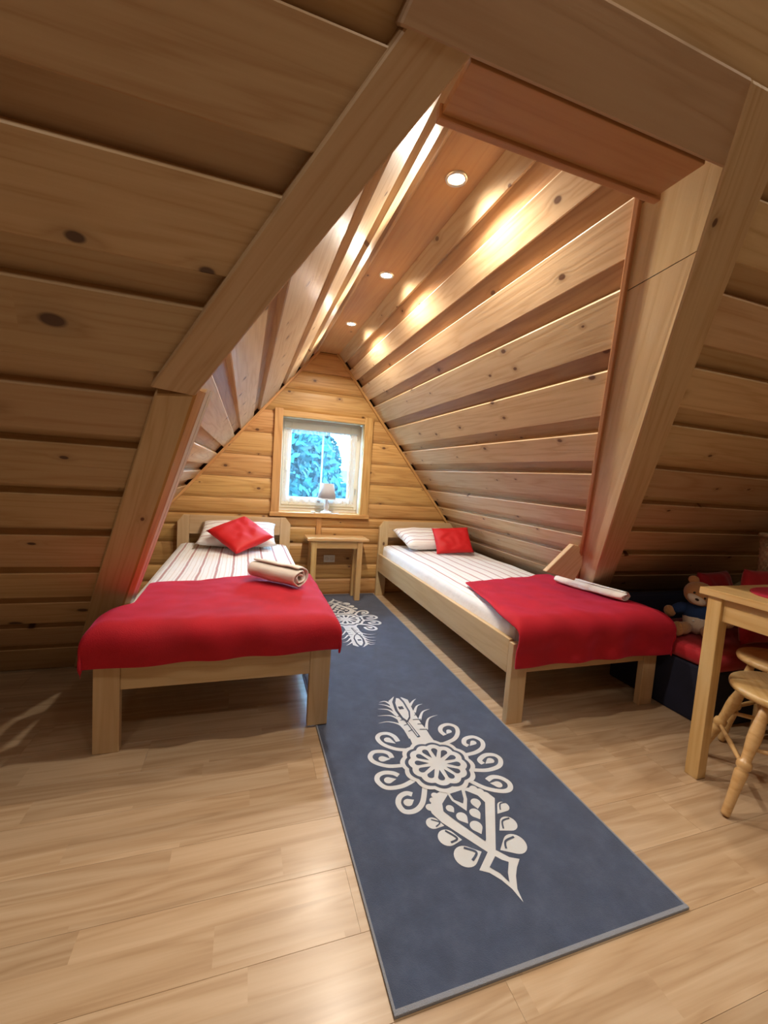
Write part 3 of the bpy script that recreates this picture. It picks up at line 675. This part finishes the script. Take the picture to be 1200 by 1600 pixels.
SCAL = [((727, 1322), 14), ((710, 1301), 14), ((685, 1274), 16), ((892, 1318), 16), ((909, 1299), 16), ((922, 1277), 17), ((930, 1256), 16)]

def spline(pts, n=8):
    P = [Vector((*p, 0)) for p in pts]; out_ = []
    for i in range(len(P)-1):
        p0, p1, p2, p3_ = P[max(i-1, 0)], P[i], P[i+1], P[min(i+2, len(P)-1)]
        for k in range(n):
            t = k/n
            out_.append(0.5*((2*p1) + (p2-p0)*t + (2*p0-5*p1+4*p2-p3_)*t*t + (3*p1-3*p2+p3_-p0)*t*t*t))
    out_.append(P[-1]); return out_
def motif_mesh():
    bm = bmesh.new(); Z = [0.0064, 0.0076, 0.0082, 0.0090]; lay = [0]
    def put(pts, layer, mi):
        lay[0] += 1
        vs = [bm.verts.new((p[0]/1000-0.818, p[1]/1000-2.36, Z[layer]+lay[0]*1.0e-6)) for p in pts]
        try: f = bm.faces.new(vs)
        except ValueError: return
        f.material_index = mi; f.normal_update()
        if f.normal.z < 0: f.normal_flip()
        if len(vs) > 4: bmesh.ops.triangulate(bm, faces=[f])
    def stroke(pts, w0, w1, layer, mi, tip=False, n=8):
        P = spline(pts, n) if len(pts) > 2 else [Vector((*p, 0)) for p in pts]
        m_ = len(P); A, B = [], []
        for i, p in enumerate(P):
            t = (P[min(i+1, m_-1)]-P[max(i-1, 0)]).normalized(); nn = Vector((-t.y, t.x, 0))
            ww = w0+(w1-w0)*i/(m_-1)
            A.append(p+nn*ww/2); B.append(p-nn*ww/2)
        for i in range(m_-1): put([A[i], A[i+1], B[i+1], B[i]], layer, mi)
    def drop(tip, cen, r, layer, mi):
        T, C_ = Vector((*tip, 0)), Vector((*cen, 0)); d = (T-C_); L = max(d.length, r*1.05); u = d.normalized(); v = Vector((-u.y, u.x, 0))
        a = math.acos(min(1, r/L)); pts = [C_+u*L]
        for k in range(19):
            an = a + (2*math.pi-2*a)*k/18; pts.append(C_ + u*(r*math.cos(an)) + v*(r*math.sin(an)))
        put(pts, layer, mi)
    def scallop(c, r, amp, nlobe, layer, mi, r_in=None):
        n = nlobe*8; O_, I_ = [], []
        for k in range(n):
            a = 2*math.pi*k/n; rr = r*(1-amp+amp*abs(math.sin(nlobe*a/2)))
            O_.append((c[0]+rr*math.cos(a), c[1]+rr*math.sin(a))); I_.append((c[0], c[1]))
        for k in range(n):
            j = (k+1) % n; put([c, O_[k], O_[j]], layer, mi)
    W, D = 0, 1
    put(POLYS['feather'], 0, W)
    for p in BARBS: stroke(p, 17, 1, 0, W)
    for p, a, b_ in STROKES: stroke(p, a, b_, 0, W)
    for t, c_, r in DROPS[:8]: drop(t, c_, r, 0, W)
    put(POLYS['heart_w'], 0, W)
    for c_, r in SCAL: drop((c_[0]+r, c_[1]), c_, r, 0, W)
    put(POLYS['heart_d'], 1, D)
    for t, c_, r in DROPS[8:]: drop(t, c_, r, 2, W)
    put(POLYS['vee_w'], 2, W); put(POLYS['vee_d'], 3, D)
    stroke([POLYS['vee_c'][0], POLYS['vee_c'][1], POLYS['vee_c'][3]], 0.1, 0.1, 3, D)
    for t, c_, r in PETALS: drop(t, c_, r, 0, W)
    put(POLYS['spear_w'], 0, W); put(POLYS['spear_d'], 1, D)
    put(POLYS['eye_d'], 1, D); put(POLYS['eye_w'], 2, W)
    for p, wd in DARKS: stroke(p, wd, wd, 1, D)
    for p, wd in WHITES: stroke(p, wd, wd, 2, W)
    e = POLYS['eye_w']; ec = (sum(p[0] for p in e)/len(e)-3, sum(p[1] for p in e)/len(e)+6)
    scallop(ec, 17, 0.35, 4, 3, D)
    c = (814, 1478)
    scallop(c, 160, 0.07, 12, 1, W); scallop(c, 140, 0.07, 12, 2, D); scallop(c, 125, 0.08, 12, 3, W)
    Z.append(0.0098)
    for k in range(12):
        a = 2*math.pi*(k+0.5)/12
        drop((c[0]+38*math.cos(a), c[1]+38*math.sin(a)), (c[0]+84*math.cos(a), c[1]+84*math.sin(a)), 14, 4, D)
    Z.append(0.0082)
    me = bpy.data.meshes.new('m'); bm.to_mesh(me); bm.free(); return me
mm = motif_mesh()
mo = link('ornament', mm, [M['print'], M['rug']], rug)
mo2 = bpy.data.objects.new('ornament', mm); COL.objects.link(mo2); mo2.parent = rug; mo2.rotation_euler = (0, 0, math.pi)

# ================================================================== BEDS
def fold(t, half, r):
    """position across and drop of a cloth laid over an edge at +-half with radius r, t = arc length from the middle"""
    s_ = 1 if t >= 0 else -1; t = abs(t); flat = half-r
    if t <= flat: return s_*t, 0.0
    q = t-flat; arc = r*math.pi/2
    if q <= arc: a = q/r; return s_*(flat+r*math.sin(a)), r*(1-math.cos(a))
    return s_*half, r+(q-arc)
def soft_box(name, w, l, h, bulge, mat, parent, loc, rnd=0.04, nx=24, ny=40, seed=0, rough=0.006):
    """mattress or seat pad: rounded box with a slightly uneven top"""
    bm = bmesh.new(); add_box(bm, (-w/2, -l/2, 0), (w/2, l/2, h), rnd)
    bmesh.ops.subdivide_edges(bm, edges=[e for e in bm.edges if e.calc_length() > 0.15], cuts=8, use_grid_fill=True)
    for v in bm.verts:
        u, q = v.co.x/(w/2), v.co.y/(l/2)
        if v.co.z > h*0.6:
            v.co.z += bulge*(1-u*u)*(1-q**4) + rough*noise.noise(Vector((v.co.x*6+seed, v.co.y*5, 0)))
    return link(name, from_bm(bm), mat, parent, True, Matrix.Translation(loc))
def make_bed(name, label, x0, x1, y0_, y1_, rail=(0.255, 0.43), on_rug=0.0):
    cx = (x0+x1)/2; hw = (x1-x0)/2
    t = empty(name, label, 'bed', (cx, y0_, 0)); L = y1_-y0_; P = 0.095; B = M['pine_bed']
    for sx in (-1, 1):                       # foot legs
        a = sx*hw; lo = min(a, a-sx*P); hi = max(a, a-sx*P)
        z0 = on_rug if sx > 0 else 0.0
        box('leg', (lo, 0, z0), (hi, 0.038, 0.42), B, t, 0.004)
        # head posts with a chamfered outer top corner
        pts = [(lo, z0), (hi, z0), (hi, 0.70), (hi-0.045, 0.76), (lo, 0.76)] if sx > 0 else [(lo, 0), (hi, 0), (hi, 0.76), (lo+0.045, 0.76), (lo, 0.70)]
        o = poly_solid('head_post', [(p[1], -p[0]) for p in pts], 0.04, B, t, frame(Vector((0, 0, 1)), Vector((-1, 0, 0)), Vector((0, -1, 0)), Vector((0, L-0.04, 0))), 0.003)
    box('footboard', (-hw+P, 0.004, 0.265), (hw-P, 0.032, 0.41), B, t, 0.004)
    box('headboard', (-hw+P, L-0.036, 0.595), (hw-P, L-0.006, 0.76), B, t, 0.004)
    for sx in (-1, 1):
        a = sx*hw; lo = min(a, a-sx*0.028); hi = max(a, a-sx*0.028)
        box('side_rail', (lo, 0.038, rail[0]), (hi, L-0.045, rail[1]), B, t, 0.003)
    for k in range(12):
        yy = 0.12 + k*(L-0.3)/11
        box('slat', (-hw+0.03, yy, 0.30), (hw-0.03, yy+0.07, 0.318), B, t, 0.002)
    return t
BL = (-0.549, 0.409, 1.852, 3.955); BR = (1.287, 2.272, 1.672, 3.955)
make_bed('single_bed', 'pale pine single bed under the red blanket with the cream towel', *BL, on_rug=0.0102)
make_bed('single_bed', 'pale pine single bed under the red blanket with the white towel', *BR)
def mattress(label, B, seed, dx=0.0):
    w, l = 0.896, B[3]-B[2]-0.10
    o = soft_box('mattress', w, l, 0.205, 0.012, M['linen'], None, (B[0]+0.031+w/2, (B[2]+B[3])/2+0.0, 0.319), 0.05, seed=seed)
    return tag(o, label, 'mattress')
mattress('mattress in striped white linen on the bed with the cream towel', BL, 1)
mattress('mattress in striped white linen on the bed with the white towel', BR, 9)

def pillow_mesh(w, l, t, n=22, pinch=0.10, seed=0, corner=0.16):
    vs, fs = [], []
    for side in (1, -1):
        for i in range(n+1):
            for j in range(n+1):
                u, v = -1+2*i/n, -1+2*j/n
                hx = w/2*(1-pinch*(1-abs(u))*0 - pinch*v*v*(1-abs(v))*0)
                k = max(0.0, (1-u**4))*max(0.0, (1-v**4))
                e = 1-corner*0.35*(1-abs(u)**3)*abs(v)**6 - corner*0.0
                e2 = 1-corner*0.35*(1-abs(v)**3)*abs(u)**6
                z = side*t/2*(k**0.45)*(0.85+0.15*noise.noise(Vector((u*1.7+seed, v*1.7, side*3))))
                z += 0.012*noise.noise(Vector((u*3+seed, v*3, side))) * k
                vs.append((u*w/2*e2, v*l/2*e, z))
    m_ = (n+1)*(n+1)
    for sd in range(2):
        for i in range(n):
            for j in range(n):
                a = sd*m_+i*(n+1)+j; q = (a, a+n+1, a+n+2, a+1); fs.append(q if sd == 0 else q[::-1])
    me = mesh(vs, fs); bm = bmesh.new(); bm.from_mesh(me); bmesh.ops.remove_doubles(bm, verts=bm.verts, dist=1e-4)
    return from_bm(bm)
def rot(rx, ry, rz): return (Matrix.Rotation(rz, 4, 'Z') @ Matrix.Rotation(ry, 4, 'Y') @ Matrix.Rotation(rx, 4, 'X'))
def pillow(name, label, w, l, t, mat, loc, r, seed, spin=0):
    me = pillow_mesh(w, l, t, seed=seed); me.transform(Matrix.Rotation(math.radians(spin), 4, 'Z'))
    o = link(name, me, mat, None, True, Matrix.Translation(loc) @ rot(*[math.radians(a) for a in r]))
    return tag(o, label, 'pillow')
pillow('pillow', 'striped white pillow behind the square red cushion standing on its corner', 0.62, 0.42, 0.13, M['linen_p'], (-0.045, 3.70, 0.640), (17, 0, -2), 1)
pillow('pillow', 'striped white pillow behind the red cushion lying slantwise by the nightstand', 0.68, 0.42, 0.13, M['linen_p'], (1.745, 3.68, 0.634), (14, 0, 3), 5)
pillow('cushion', 'square red cushion resting on its corner on the striped pillow', 0.37, 0.37, 0.10, M['red_satin'], (-0.025, 3.455, 0.672), (27, 4, -4), 3, 45)
pillow('cushion', 'small red cushion propped against the pillow of the white-towel bed', 0.36, 0.27, 0.09, M['red_satin'], (1.83, 3.395, 0.662), (52, -4, -7), 8)

def blanket(label, B, top, back, hang_f, hang_s, skew, seed, side_in=(0, 0), y_over=0.05, x_over=0.028, tuck=(0, 0)):
    """red blanket folded over the foot of a bed"""
    cx = (B[0]+B[1])/2; hw = (B[1]-B[0])/2 + x_over; yf = B[2]-y_over
    nx, ny = 56, 44; vs, fs = [], []
    r = 0.065
    tot_x = hw - r + r*math.pi/2
    for i in range(nx+1):
        u = -1+2*i/nx
        for j in range(ny+1):
            v = j/ny                                     # 0 back edge, 1 front hem
            fx = (u+1)/2
            yb = back[0]*(1-fx)+back[1]*fx               # back edge runs askew
            length = (yb-yf) - r + r*math.pi/2 + (hang_f[0]*(1-fx)+hang_f[1]*fx) - r
            t = v*length
            base = yb - yf
            d_ = t - (base - r)
            if d_ <= 0: y = yb - t; dz = 0.0
            elif d_ <= r*math.pi/2: a = d_/r; y = yf + r - r*math.sin(a); dz = r*(1-math.cos(a))
            else: y = yf; dz = r + d_-r*math.pi/2
            hs = hang_s[0] if u < 0 else hang_s[1]
            inn = side_in[0] if u < 0 else side_in[1]    # how far the side edge stays inside the bed at the back
            hs2 = hs*min(1, 0.25+1.2*v) - inn*(1-min(1, v*1.35))
            if (u < 0 and tuck[0]) or (u >= 0 and tuck[1]):     # edge kept clear of the post, then let down over the side
                q = min(1, max(0, (v-0.44)/0.2)); q = q*q*(3-2*q); hs2 = -0.085*(1-q) + hs*q
            x, dx = fold(u*(tot_x + hs2 - r), hw, r)
            drop_ = (dz**3 + dx**3)**(1/3)
            nz = 0.010*noise.noise(Vector((x*5+seed, y*5, 0))) + 0.005*noise.noise(Vector((x*13+seed, y*13, 4)))
            w_ = 0.010*math.sin(x*17+seed+math.sin(x*5)*2)*min(1, dz/0.12)
            puff = 0.016*math.sin(min(1, dz/0.15)*math.pi)
            vs.append((cx+x+0.010*noise.noise(Vector((y*9, dx*20, seed)))*min(1, dx*8), y - w_ - puff + 0.0, top - drop_ + nz*(1-min(1, drop_*6))))
    for i in range(nx):
        for j in range(ny): a = i*(ny+1)+j; fs.append((a, a+ny+1, a+ny+2, a+1))
    o = link('blanket', mesh(vs, fs), M['red'], None, True)
    md = o.modifiers.new('thick', 'SOLIDIFY'); md.thickness = 0.012; md.offset = 0.0
    subsurf(o, 1)
    return tag(o, label, 'blanket')
blanket('red fleece blanket folded over the foot of the bed, cream towel on it', BL, 0.552, (2.42, 2.70), (0.175, 0.155), (0.16, 0.13), 0, 2, tuck=(1, 0))
blanket('red fleece blanket folded over the foot of the bed, white towel on it', BR, 0.552, (2.34, 2.52), (0.235, 0.235), (0.04, 0.13), 0, 11, side_in=(0.10, 0), y_over=0.045, tuck=(0, 1))

def towel_roll(label, a, c, r, flat, mat, turns=2.6, seed=0):
    """towel rolled up: a spiral swept along its length"""
    A, C_ = Vector(a), Vector(c); X = (C_-A); L = X.length; X.normalize(); Z = Vector((0, 0, 1)); Yv = Z.cross(X)
    n, m_ = 64, 12; vs, fs = [], []
    prof = []
    for k in range(n+1):
        an = 2*math.pi*turns*k/n; rr = r*(0.25+0.75*k/n); prof.append((rr*math.cos(an)*1.15, rr*math.sin(an)*flat))
    th = r*0.20
    for j in range(m_+1):
        x = L*j/m_
        for k, (py, pz) in enumerate(prof):
            e = 0.006*noise.noise(Vector((x*9+seed, k*0.3, 0)))
            vs.append((x + 0.014*noise.noise(Vector((k*0.15, seed, j > 6)))*(1 if j in (0, m_) else 0), py+e, pz+e))
    for j in range(m_):
        for k in range(n): q = j*(n+1)+k; fs.append((q, q+1, q+n+2, q+n+1))
    o = link('rolled_towel', mesh(vs, fs), mat, None, True, frame(X, Yv, Z, A))
    md = o.modifiers.new('thick', 'SOLIDIFY'); md.thickness = th; md.offset = 0
    subsurf(o, 1)
    return tag(o, label, 'towel')
towel_roll('cream towel rolled up on the red blanket', (0.065, 2.50, 0.622), (0.305, 2.25, 0.618), 0.062, 0.88, M['towel_cream'], 2.3, 3)
towel_roll('white towel in a slim roll on the red blanket', (2.045, 2.27, 0.592), (2.165, 1.82, 0.588), 0.038, 0.72, M['towel_white'], 2.3, 8)

# ================================================================== NIGHTSTAND
ns = empty('nightstand', 'small square pine side table between the two beds', 'table', (0.83, 3.74, 0.007))
T = M['pine_table']
box('table_top', (-0.285, -0.02, 0.573), (0.295, 0.225, 0.595), M['pine_table'], ns, 0.003, 0)
for lx in (-0.242, 0.192):
    for ly in (0.0, 0.155): box('leg', (lx, ly, 0), (lx+0.05, ly+0.05, 0.573), T, ns, 0.003)
box('apron', (-0.192, 0.008, 0.50), (0.192, 0.028, 0.573), T, ns, 0.002); box('apron', (-0.192, 0.177, 0.50), (0.192, 0.197, 0.573), T, ns, 0.002)
for lx in (-0.234, 0.214): box('apron', (lx, 0.05, 0.50), (lx+0.02, 0.155, 0.573), T, ns, 0.002)

# ================================================================== TABLE AND STOOLS
tb = empty('dining_table', 'pine dining table with a red oval placemat on it', 'table', (1.865, 1.225, 0))
TW, TL = 0.85, 1.0
for k in range(7):
    xa = 0.0 + k*TW/7
    box('top_board', (xa+0.0003, -TL, 0.797), (xa+TW/7-0.0003, 0.0, 0.826), T, tb, 0.002)
for lx in (0.012, TW-0.062):
    for ly in (-TL+0.03, -0.085): box('leg', (lx, ly, 0), (lx+0.05, ly+0.055, 0.797), T, tb, 0.003)
for lx in (0.025, TW-0.045): box('apron', (lx, -TL+0.08, 0.70), (lx+0.02, -0.08, 0.797), T, tb, 0.003)
for ly in (-TL+0.045, -0.068): box('apron', (0.062, ly, 0.70), (TW-0.062, ly+0.02, 0.797), T, tb, 0.003)
pts = [(0.20*math.cos(2*math.pi*k/40), 0.145*math.sin(2*math.pi*k/40)) for k in range(40)]
pm = tag(poly_solid('placemat', pts, 0.004, M['placemat'], None, Matrix.Translation((2.17, 1.03, 0.8305)), 0.001), 'dark red oval placemat lying on the pine table', 'placemat')

def leg_profile(L):
    return [(0, 0), (0.013, 0), (0.015, 0.01), (0.0175, 0.10*L/0.45), (0.0215, 0.16*L/0.45), (0.0215, 0.175*L/0.45), (0.017, 0.182*L/0.45), (0.0235, 0.19*L/0.45), (0.025, 0.20*L/0.45), (0.0235, 0.212*L/0.45), (0.0165, 0.22*L/0.45),
            (0.018, 0.25*L/0.45), (0.0225, 0.30*L/0.45), (0.0225, 0.33*L/0.45), (0.016, 0.40*L/0.45), (0.013, L), (0, L)]
def make_stool(label, loc, rz, grp, R_=0.167, rt=0.105, rbm=0.195):
    t = empty('round_stool', label, 'stool', loc, rz, grp)
    link('seat', lathe([(0, 0.43), (R_-0.012, 0.43), (R_-0.004, 0.434), (R_, 0.445), (R_-0.002, 0.456), (R_-0.009, 0.461), (0.10, 0.460), (0, 0.459)], 40), M['pine_table'], t, True)
    for k in range(4):
        a = math.pi/4 + k*math.pi/2
        top = Vector((rt*math.cos(a), rt*math.sin(a), 0.437)); bot = Vector((rbm*math.cos(a), rbm*math.sin(a), 0.006))
        d = top-bot; L = d.length
        q = d.to_track_quat('Z', 'Y').to_matrix().to_4x4()
        link('leg', lathe(leg_profile(L), 16), M['pine_table'], t, True, Matrix.Translation(bot) @ q)
    for k in range(4):
        z = 0.26 if k % 2 else 0.19
        f = rbm-(rbm-rt)*z/0.43
        a, c = math.pi/4+k*math.pi/2, math.pi/4+(k+1)*math.pi/2
        p, q_ = Vector((f*math.cos(a), f*math.sin(a), z)), Vector((f*math.cos(c), f*math.sin(c), z))
        link('stretcher', tube([p, p.lerp(q_, .25), p.lerp(q_, .5), p.lerp(q_, .75), q_], [0.007, 0.009, 0.0105, 0.009, 0.007], 10), M['pine_table'], t, True)
    return t
make_stool('round pine stool with turned legs standing in front of the other stool', (2.085, 0.97, 0), math.radians(45), 'turned-leg stools under the table', 0.198, 0.15, 0.305)
make_stool('round pine stool tucked under the table next to the sofa', (2.45, 1.19, 0), math.radians(4), 'turned-leg stools under the table', 0.175, 0.115, 0.195)

# ================================================================== SOFA, CUSHIONS, BEAR
so = empty('sofa', 'low dark navy sofa with a crimson seat pad under the roof slope', 'sofa', (2.325, 1.40, 0))
SL = 1.30
bm = bmesh.new(); add_box(bm, (0, 0, 0.0), (SL, 0.62, 0.31), 0.015); link('base', from_bm(bm), M['navy'], so)
soft_box('seat_pad', SL+0.02, 0.56, 0.085, 0.02, M['red_dark'], so, (SL/2, 0.262, 0.312), 0.03, seed=4)
bm = bmesh.new(); add_box(bm, (0.0, 0.54, 0.315), (SL, 0.64, 0.56), 0.03); link('backrest', from_bm(bm), M['navy'], so)
pillow('cushion', 'round-topped crimson cushion behind the teddy bear', 0.34, 0.32, 0.13, M['red_dark'], (2.90, 1.80, 0.582), (76, 0, 8), 20)
pillow('cushion', 'wide crimson cushion standing on the sofa behind the dining table', 0.34, 0.42, 0.11, M['red_dark'], (2.745, 1.452, 0.630), (86, 0, -4), 21)

wk = empty('wicker_basket', 'tall beige wicker basket standing on the sofa behind the wide crimson cushion', 'basket', (3.075, 1.535, 0.426))
n, Hk, HB = 60, 26, 0.58; vs, fs = [], []
for j in range(Hk+1):
    for k in range(n):
        r_ = 0.125 + 0.02*j/Hk + 0.006*math.cos(k*math.pi*2/n*15 + math.pi*(j % 2))
        vs.append((r_*math.cos(2*math.pi*k/n), r_*math.sin(2*math.pi*k/n), HB*j/Hk))
for j in range(Hk):
    for k in range(n): fs.append((j*n+k, j*n+(k+1) % n, (j+1)*n+(k+1) % n, (j+1)*n+k))
fs.append(tuple(range(n)))
link('woven_body', mesh(vs, fs), M['wicker'], wk)
link('rim', lathe([(0.135, HB-0.01), (0.155, HB-0.01), (0.160, HB), (0.155, HB+0.012), (0.135, HB+0.012), (0.130, HB), (0.135, HB-0.01)], 40), M['wicker'], wk, True)

# teddy bear
br = empty('teddy_bear', 'tan teddy bear in a blue jumper sitting on the sofa', 'toy', (2.535, 1.655, 0.414), math.radians(-56))
def blob(name, loc, r, mat, parent=br, rt=(0, 0, 0), seg=18, fuzz=0.03):
    bm = bmesh.new(); bmesh.ops.create_uvsphere(bm, u_segments=seg*2, v_segments=seg, radius=1.0)
    for v in bm.verts:
        k = 1 + fuzz*noise.noise(v.co*4 + Vector(loc)*30); v.co = Vector((v.co.x*r[0]*k, v.co.y*r[1]*k, v.co.z*r[2]*k))
    return link(name, from_bm(bm), mat, parent, True, Matrix.Translation(loc) @ rot(*[math.radians(a) for a in rt]))
blob('body', (0, 0, 0.085), (0.072, 0.062, 0.088), M['bear_white'])
blob('jumper', (0, 0.004, 0.125), (0.082, 0.068, 0.066), M['bear_blue'])
hd = blob('head', (-0.006, -0.012, 0.235), (0.078, 0.068, 0.070), M['bear'], br, (8, 24, 0))
for sx in (-1, 1):
    e = blob('ear', (sx*0.062, 0.012, 0.055), (0.027, 0.014, 0.026), M['bear'], hd)
    blob('eye', (sx*0.027, -0.061, 0.012), (0.0065, 0.005, 0.0065), M['bear_black'], hd, seg=8, fuzz=0)
mz = blob('muzzle', (0, -0.052, -0.018), (0.048, 0.034, 0.028), M['bear_white'], hd)
blob('nose', (0, -0.087, -0.008), (0.010, 0.006, 0.007), M['bear_black'], hd, seg=8, fuzz=0)
for sx in (-1, 1):
    a = blob('sleeve', (sx*0.088, -0.018, 0.135), (0.052, 0.032, 0.031), M['bear_blue'], br, (0, sx*28, sx*-18))
    blob('paw', (sx*0.135, -0.035, 0.108), (0.030, 0.026, 0.034), M['bear'], br, (0, sx*25, 0))
    blob('leg', (sx*0.060, -0.085, 0.036), (0.036, 0.072, 0.036), M['bear'], br, (0, 0, sx*22))
    blob('foot', (sx*0.085, -0.152, 0.042), (0.033, 0.020, 0.042), M['bear'], br, (0, 0, sx*22))
    blob('button', (sx*0.018, -0.062, 0.085+0.012*(sx > 0)), (0.006, 0.004, 0.006), M['white'], br, seg=8, fuzz=0)

# ================================================================== OUTSIDE
vs, fs = [], []; nx = 24
for i in range(nx+1):
    for j in range(nx+1):
        x, yq = -30+60*i/nx, 4.6+45*j/nx
        vs.append((x, yq, -2.6 + max(0, yq-7)*0.10 + 0.6*noise.noise(Vector((x*0.15, yq*0.15, 0)))))
for i in range(nx):
    for j in range(nx): a = i*(nx+1)+j; fs.append((a, a+nx+1, a+nx+2, a+1))
tag(link('ground_hillside', mesh(vs, fs), M['meadow'], None, True), 'grassy hillside outside the window', 'hillside', kind='structure')
def spruce(loc, h, seed, label, wide=0.21):
    t = empty('spruce_tree', label, 'tree', loc, seed*1.3, 'spruces outside the window')
    link('trunk', tube([(0, 0, 0), (0, 0, h*0.5), (0, 0, h*0.97)], [h*0.022, h*0.014, 0.01], 8), M['trunk'], t, True)
    rnd = random.Random(seed); vs, fs = [], []
    for L in range(13):
        z = h*(0.12+0.86*L/13); R_ = min(h*wide, 2.0)*(1-L/13.6)
        for k in range(11):
            a = 2*math.pi*(k+rnd.random()*0.8)/11; rr = R_*(0.75+0.4*rnd.random()); dz = -0.35*rr; wd = 0.24*rr+0.05
            b0_ = len(vs); ca, sa = math.cos(a), math.sin(a)
            vs += [(0, 0, z+0.12*rr), (rr*0.55*ca-wd*sa, rr*0.55*sa+wd*ca, z+dz*0.45), (rr*ca, rr*sa, z+dz), (rr*0.55*ca+wd*sa, rr*0.55*sa-wd*ca, z+dz*0.45), (rr*0.5*ca, rr*0.5*sa, z+dz*0.1+0.06), (rr*0.45*ca, rr*0.45*sa, z+dz*0.9)]
            fs += [(b0_, b0_+1, b0_+4), (b0_+1, b0_+2, b0_+4), (b0_+2, b0_+3, b0_+4), (b0_+3, b0_, b0_+4), (b0_, b0_+5, b0_+1), (b0_+1, b0_+5, b0_+2), (b0_+2, b0_+5, b0_+3), (b0_+3, b0_+5, b0_)]
    me = bpy.data.meshes.new('m'); me.from_pydata(vs, [], fs); me.update()
    link('foliage', me, M['leaf'], t)
def leafy(loc, h, seed, label, grp):
    t = empty('leafy_tree', label, 'tree', loc, seed, grp)
    link('trunk', tube([(0, 0, 0), (0.1, 0, h*0.4), (0.05, 0.1, h*0.75)], [h*0.025, h*0.018, 0.02], 8), M['trunk'], t, True)
    rnd = random.Random(seed); vs, fs = [], []
    for k in range(6000):
        while True:
            p = Vector((rnd.uniform(-1, 1), rnd.uniform(-1, 1), rnd.uniform(-1, 1)))
            if 0.3 < p.length < 1: break
        c = Vector((p.x*h*0.28, p.y*h*0.28, h*0.62+p.z*h*0.36)); s_ = h*0.019*(0.6+rnd.random())
        u = Vector((rnd.uniform(-1, 1), rnd.uniform(-1, 1), rnd.uniform(-1, 1))).normalized(); v = u.orthogonal().normalized()
        b0_ = len(vs); vs += [c+u*s_, c+v*s_*0.6, c-u*s_, c-v*s_*0.6]; fs.append((b0_, b0_+1, b0_+2, b0_+3))
    me = bpy.data.meshes.new('m'); me.from_pydata([tuple(v) for v in vs], [], fs); me.update()
    link('foliage', me, M['leaf2'], t)
def gz(x, yq): return -2.7 + max(0, yq-7)*0.10
def top_h(x, yq, el): return 1.2 + yq*math.tan(math.radians(el)) - gz(x, yq)
LOW, TALL = 'low leafy shrub close to the house outside the window', 'broad leafy tree behind the low shrubs outside'
for i, (x, yq, el) in enumerate(((-1.3, 8.2, 3.0), (1.15, 8.0, 2.0), (3.6, 8.4, 1.0))):
    leafy((x, yq, gz(x, yq)-0.1), top_h(x, yq, el), 71+i, LOW, 'low shrubs outside the window')
for i, (x, yq, el) in enumerate(((-2.7, 12.0, 9.0), (1.0, 11.6, 9.0), (-2.6, 17.0, 10.0), (1.6, 16.2, 9.6), (4.9, 14.6, 4.4), (3.3, 21.4, 6.4))):
    leafy((x, yq, gz(x, yq)-0.1), top_h(x, yq, el), 81+i, TALL, 'broadleaf trees outside the window')
for i, (x, yq, el) in enumerate(((-1.2, 20.0, 10.0), (6.6, 20.5, 2.8), (-4.4, 21.0, 9.0), (1.4, 24.5, 9.0), (5.0, 24.5, 4.0))):
    spruce((x, yq, gz(x, yq)-0.1), top_h(x, yq, el), 31+i, 'dark spruce at the back of the hillside outside the window', 0.25)
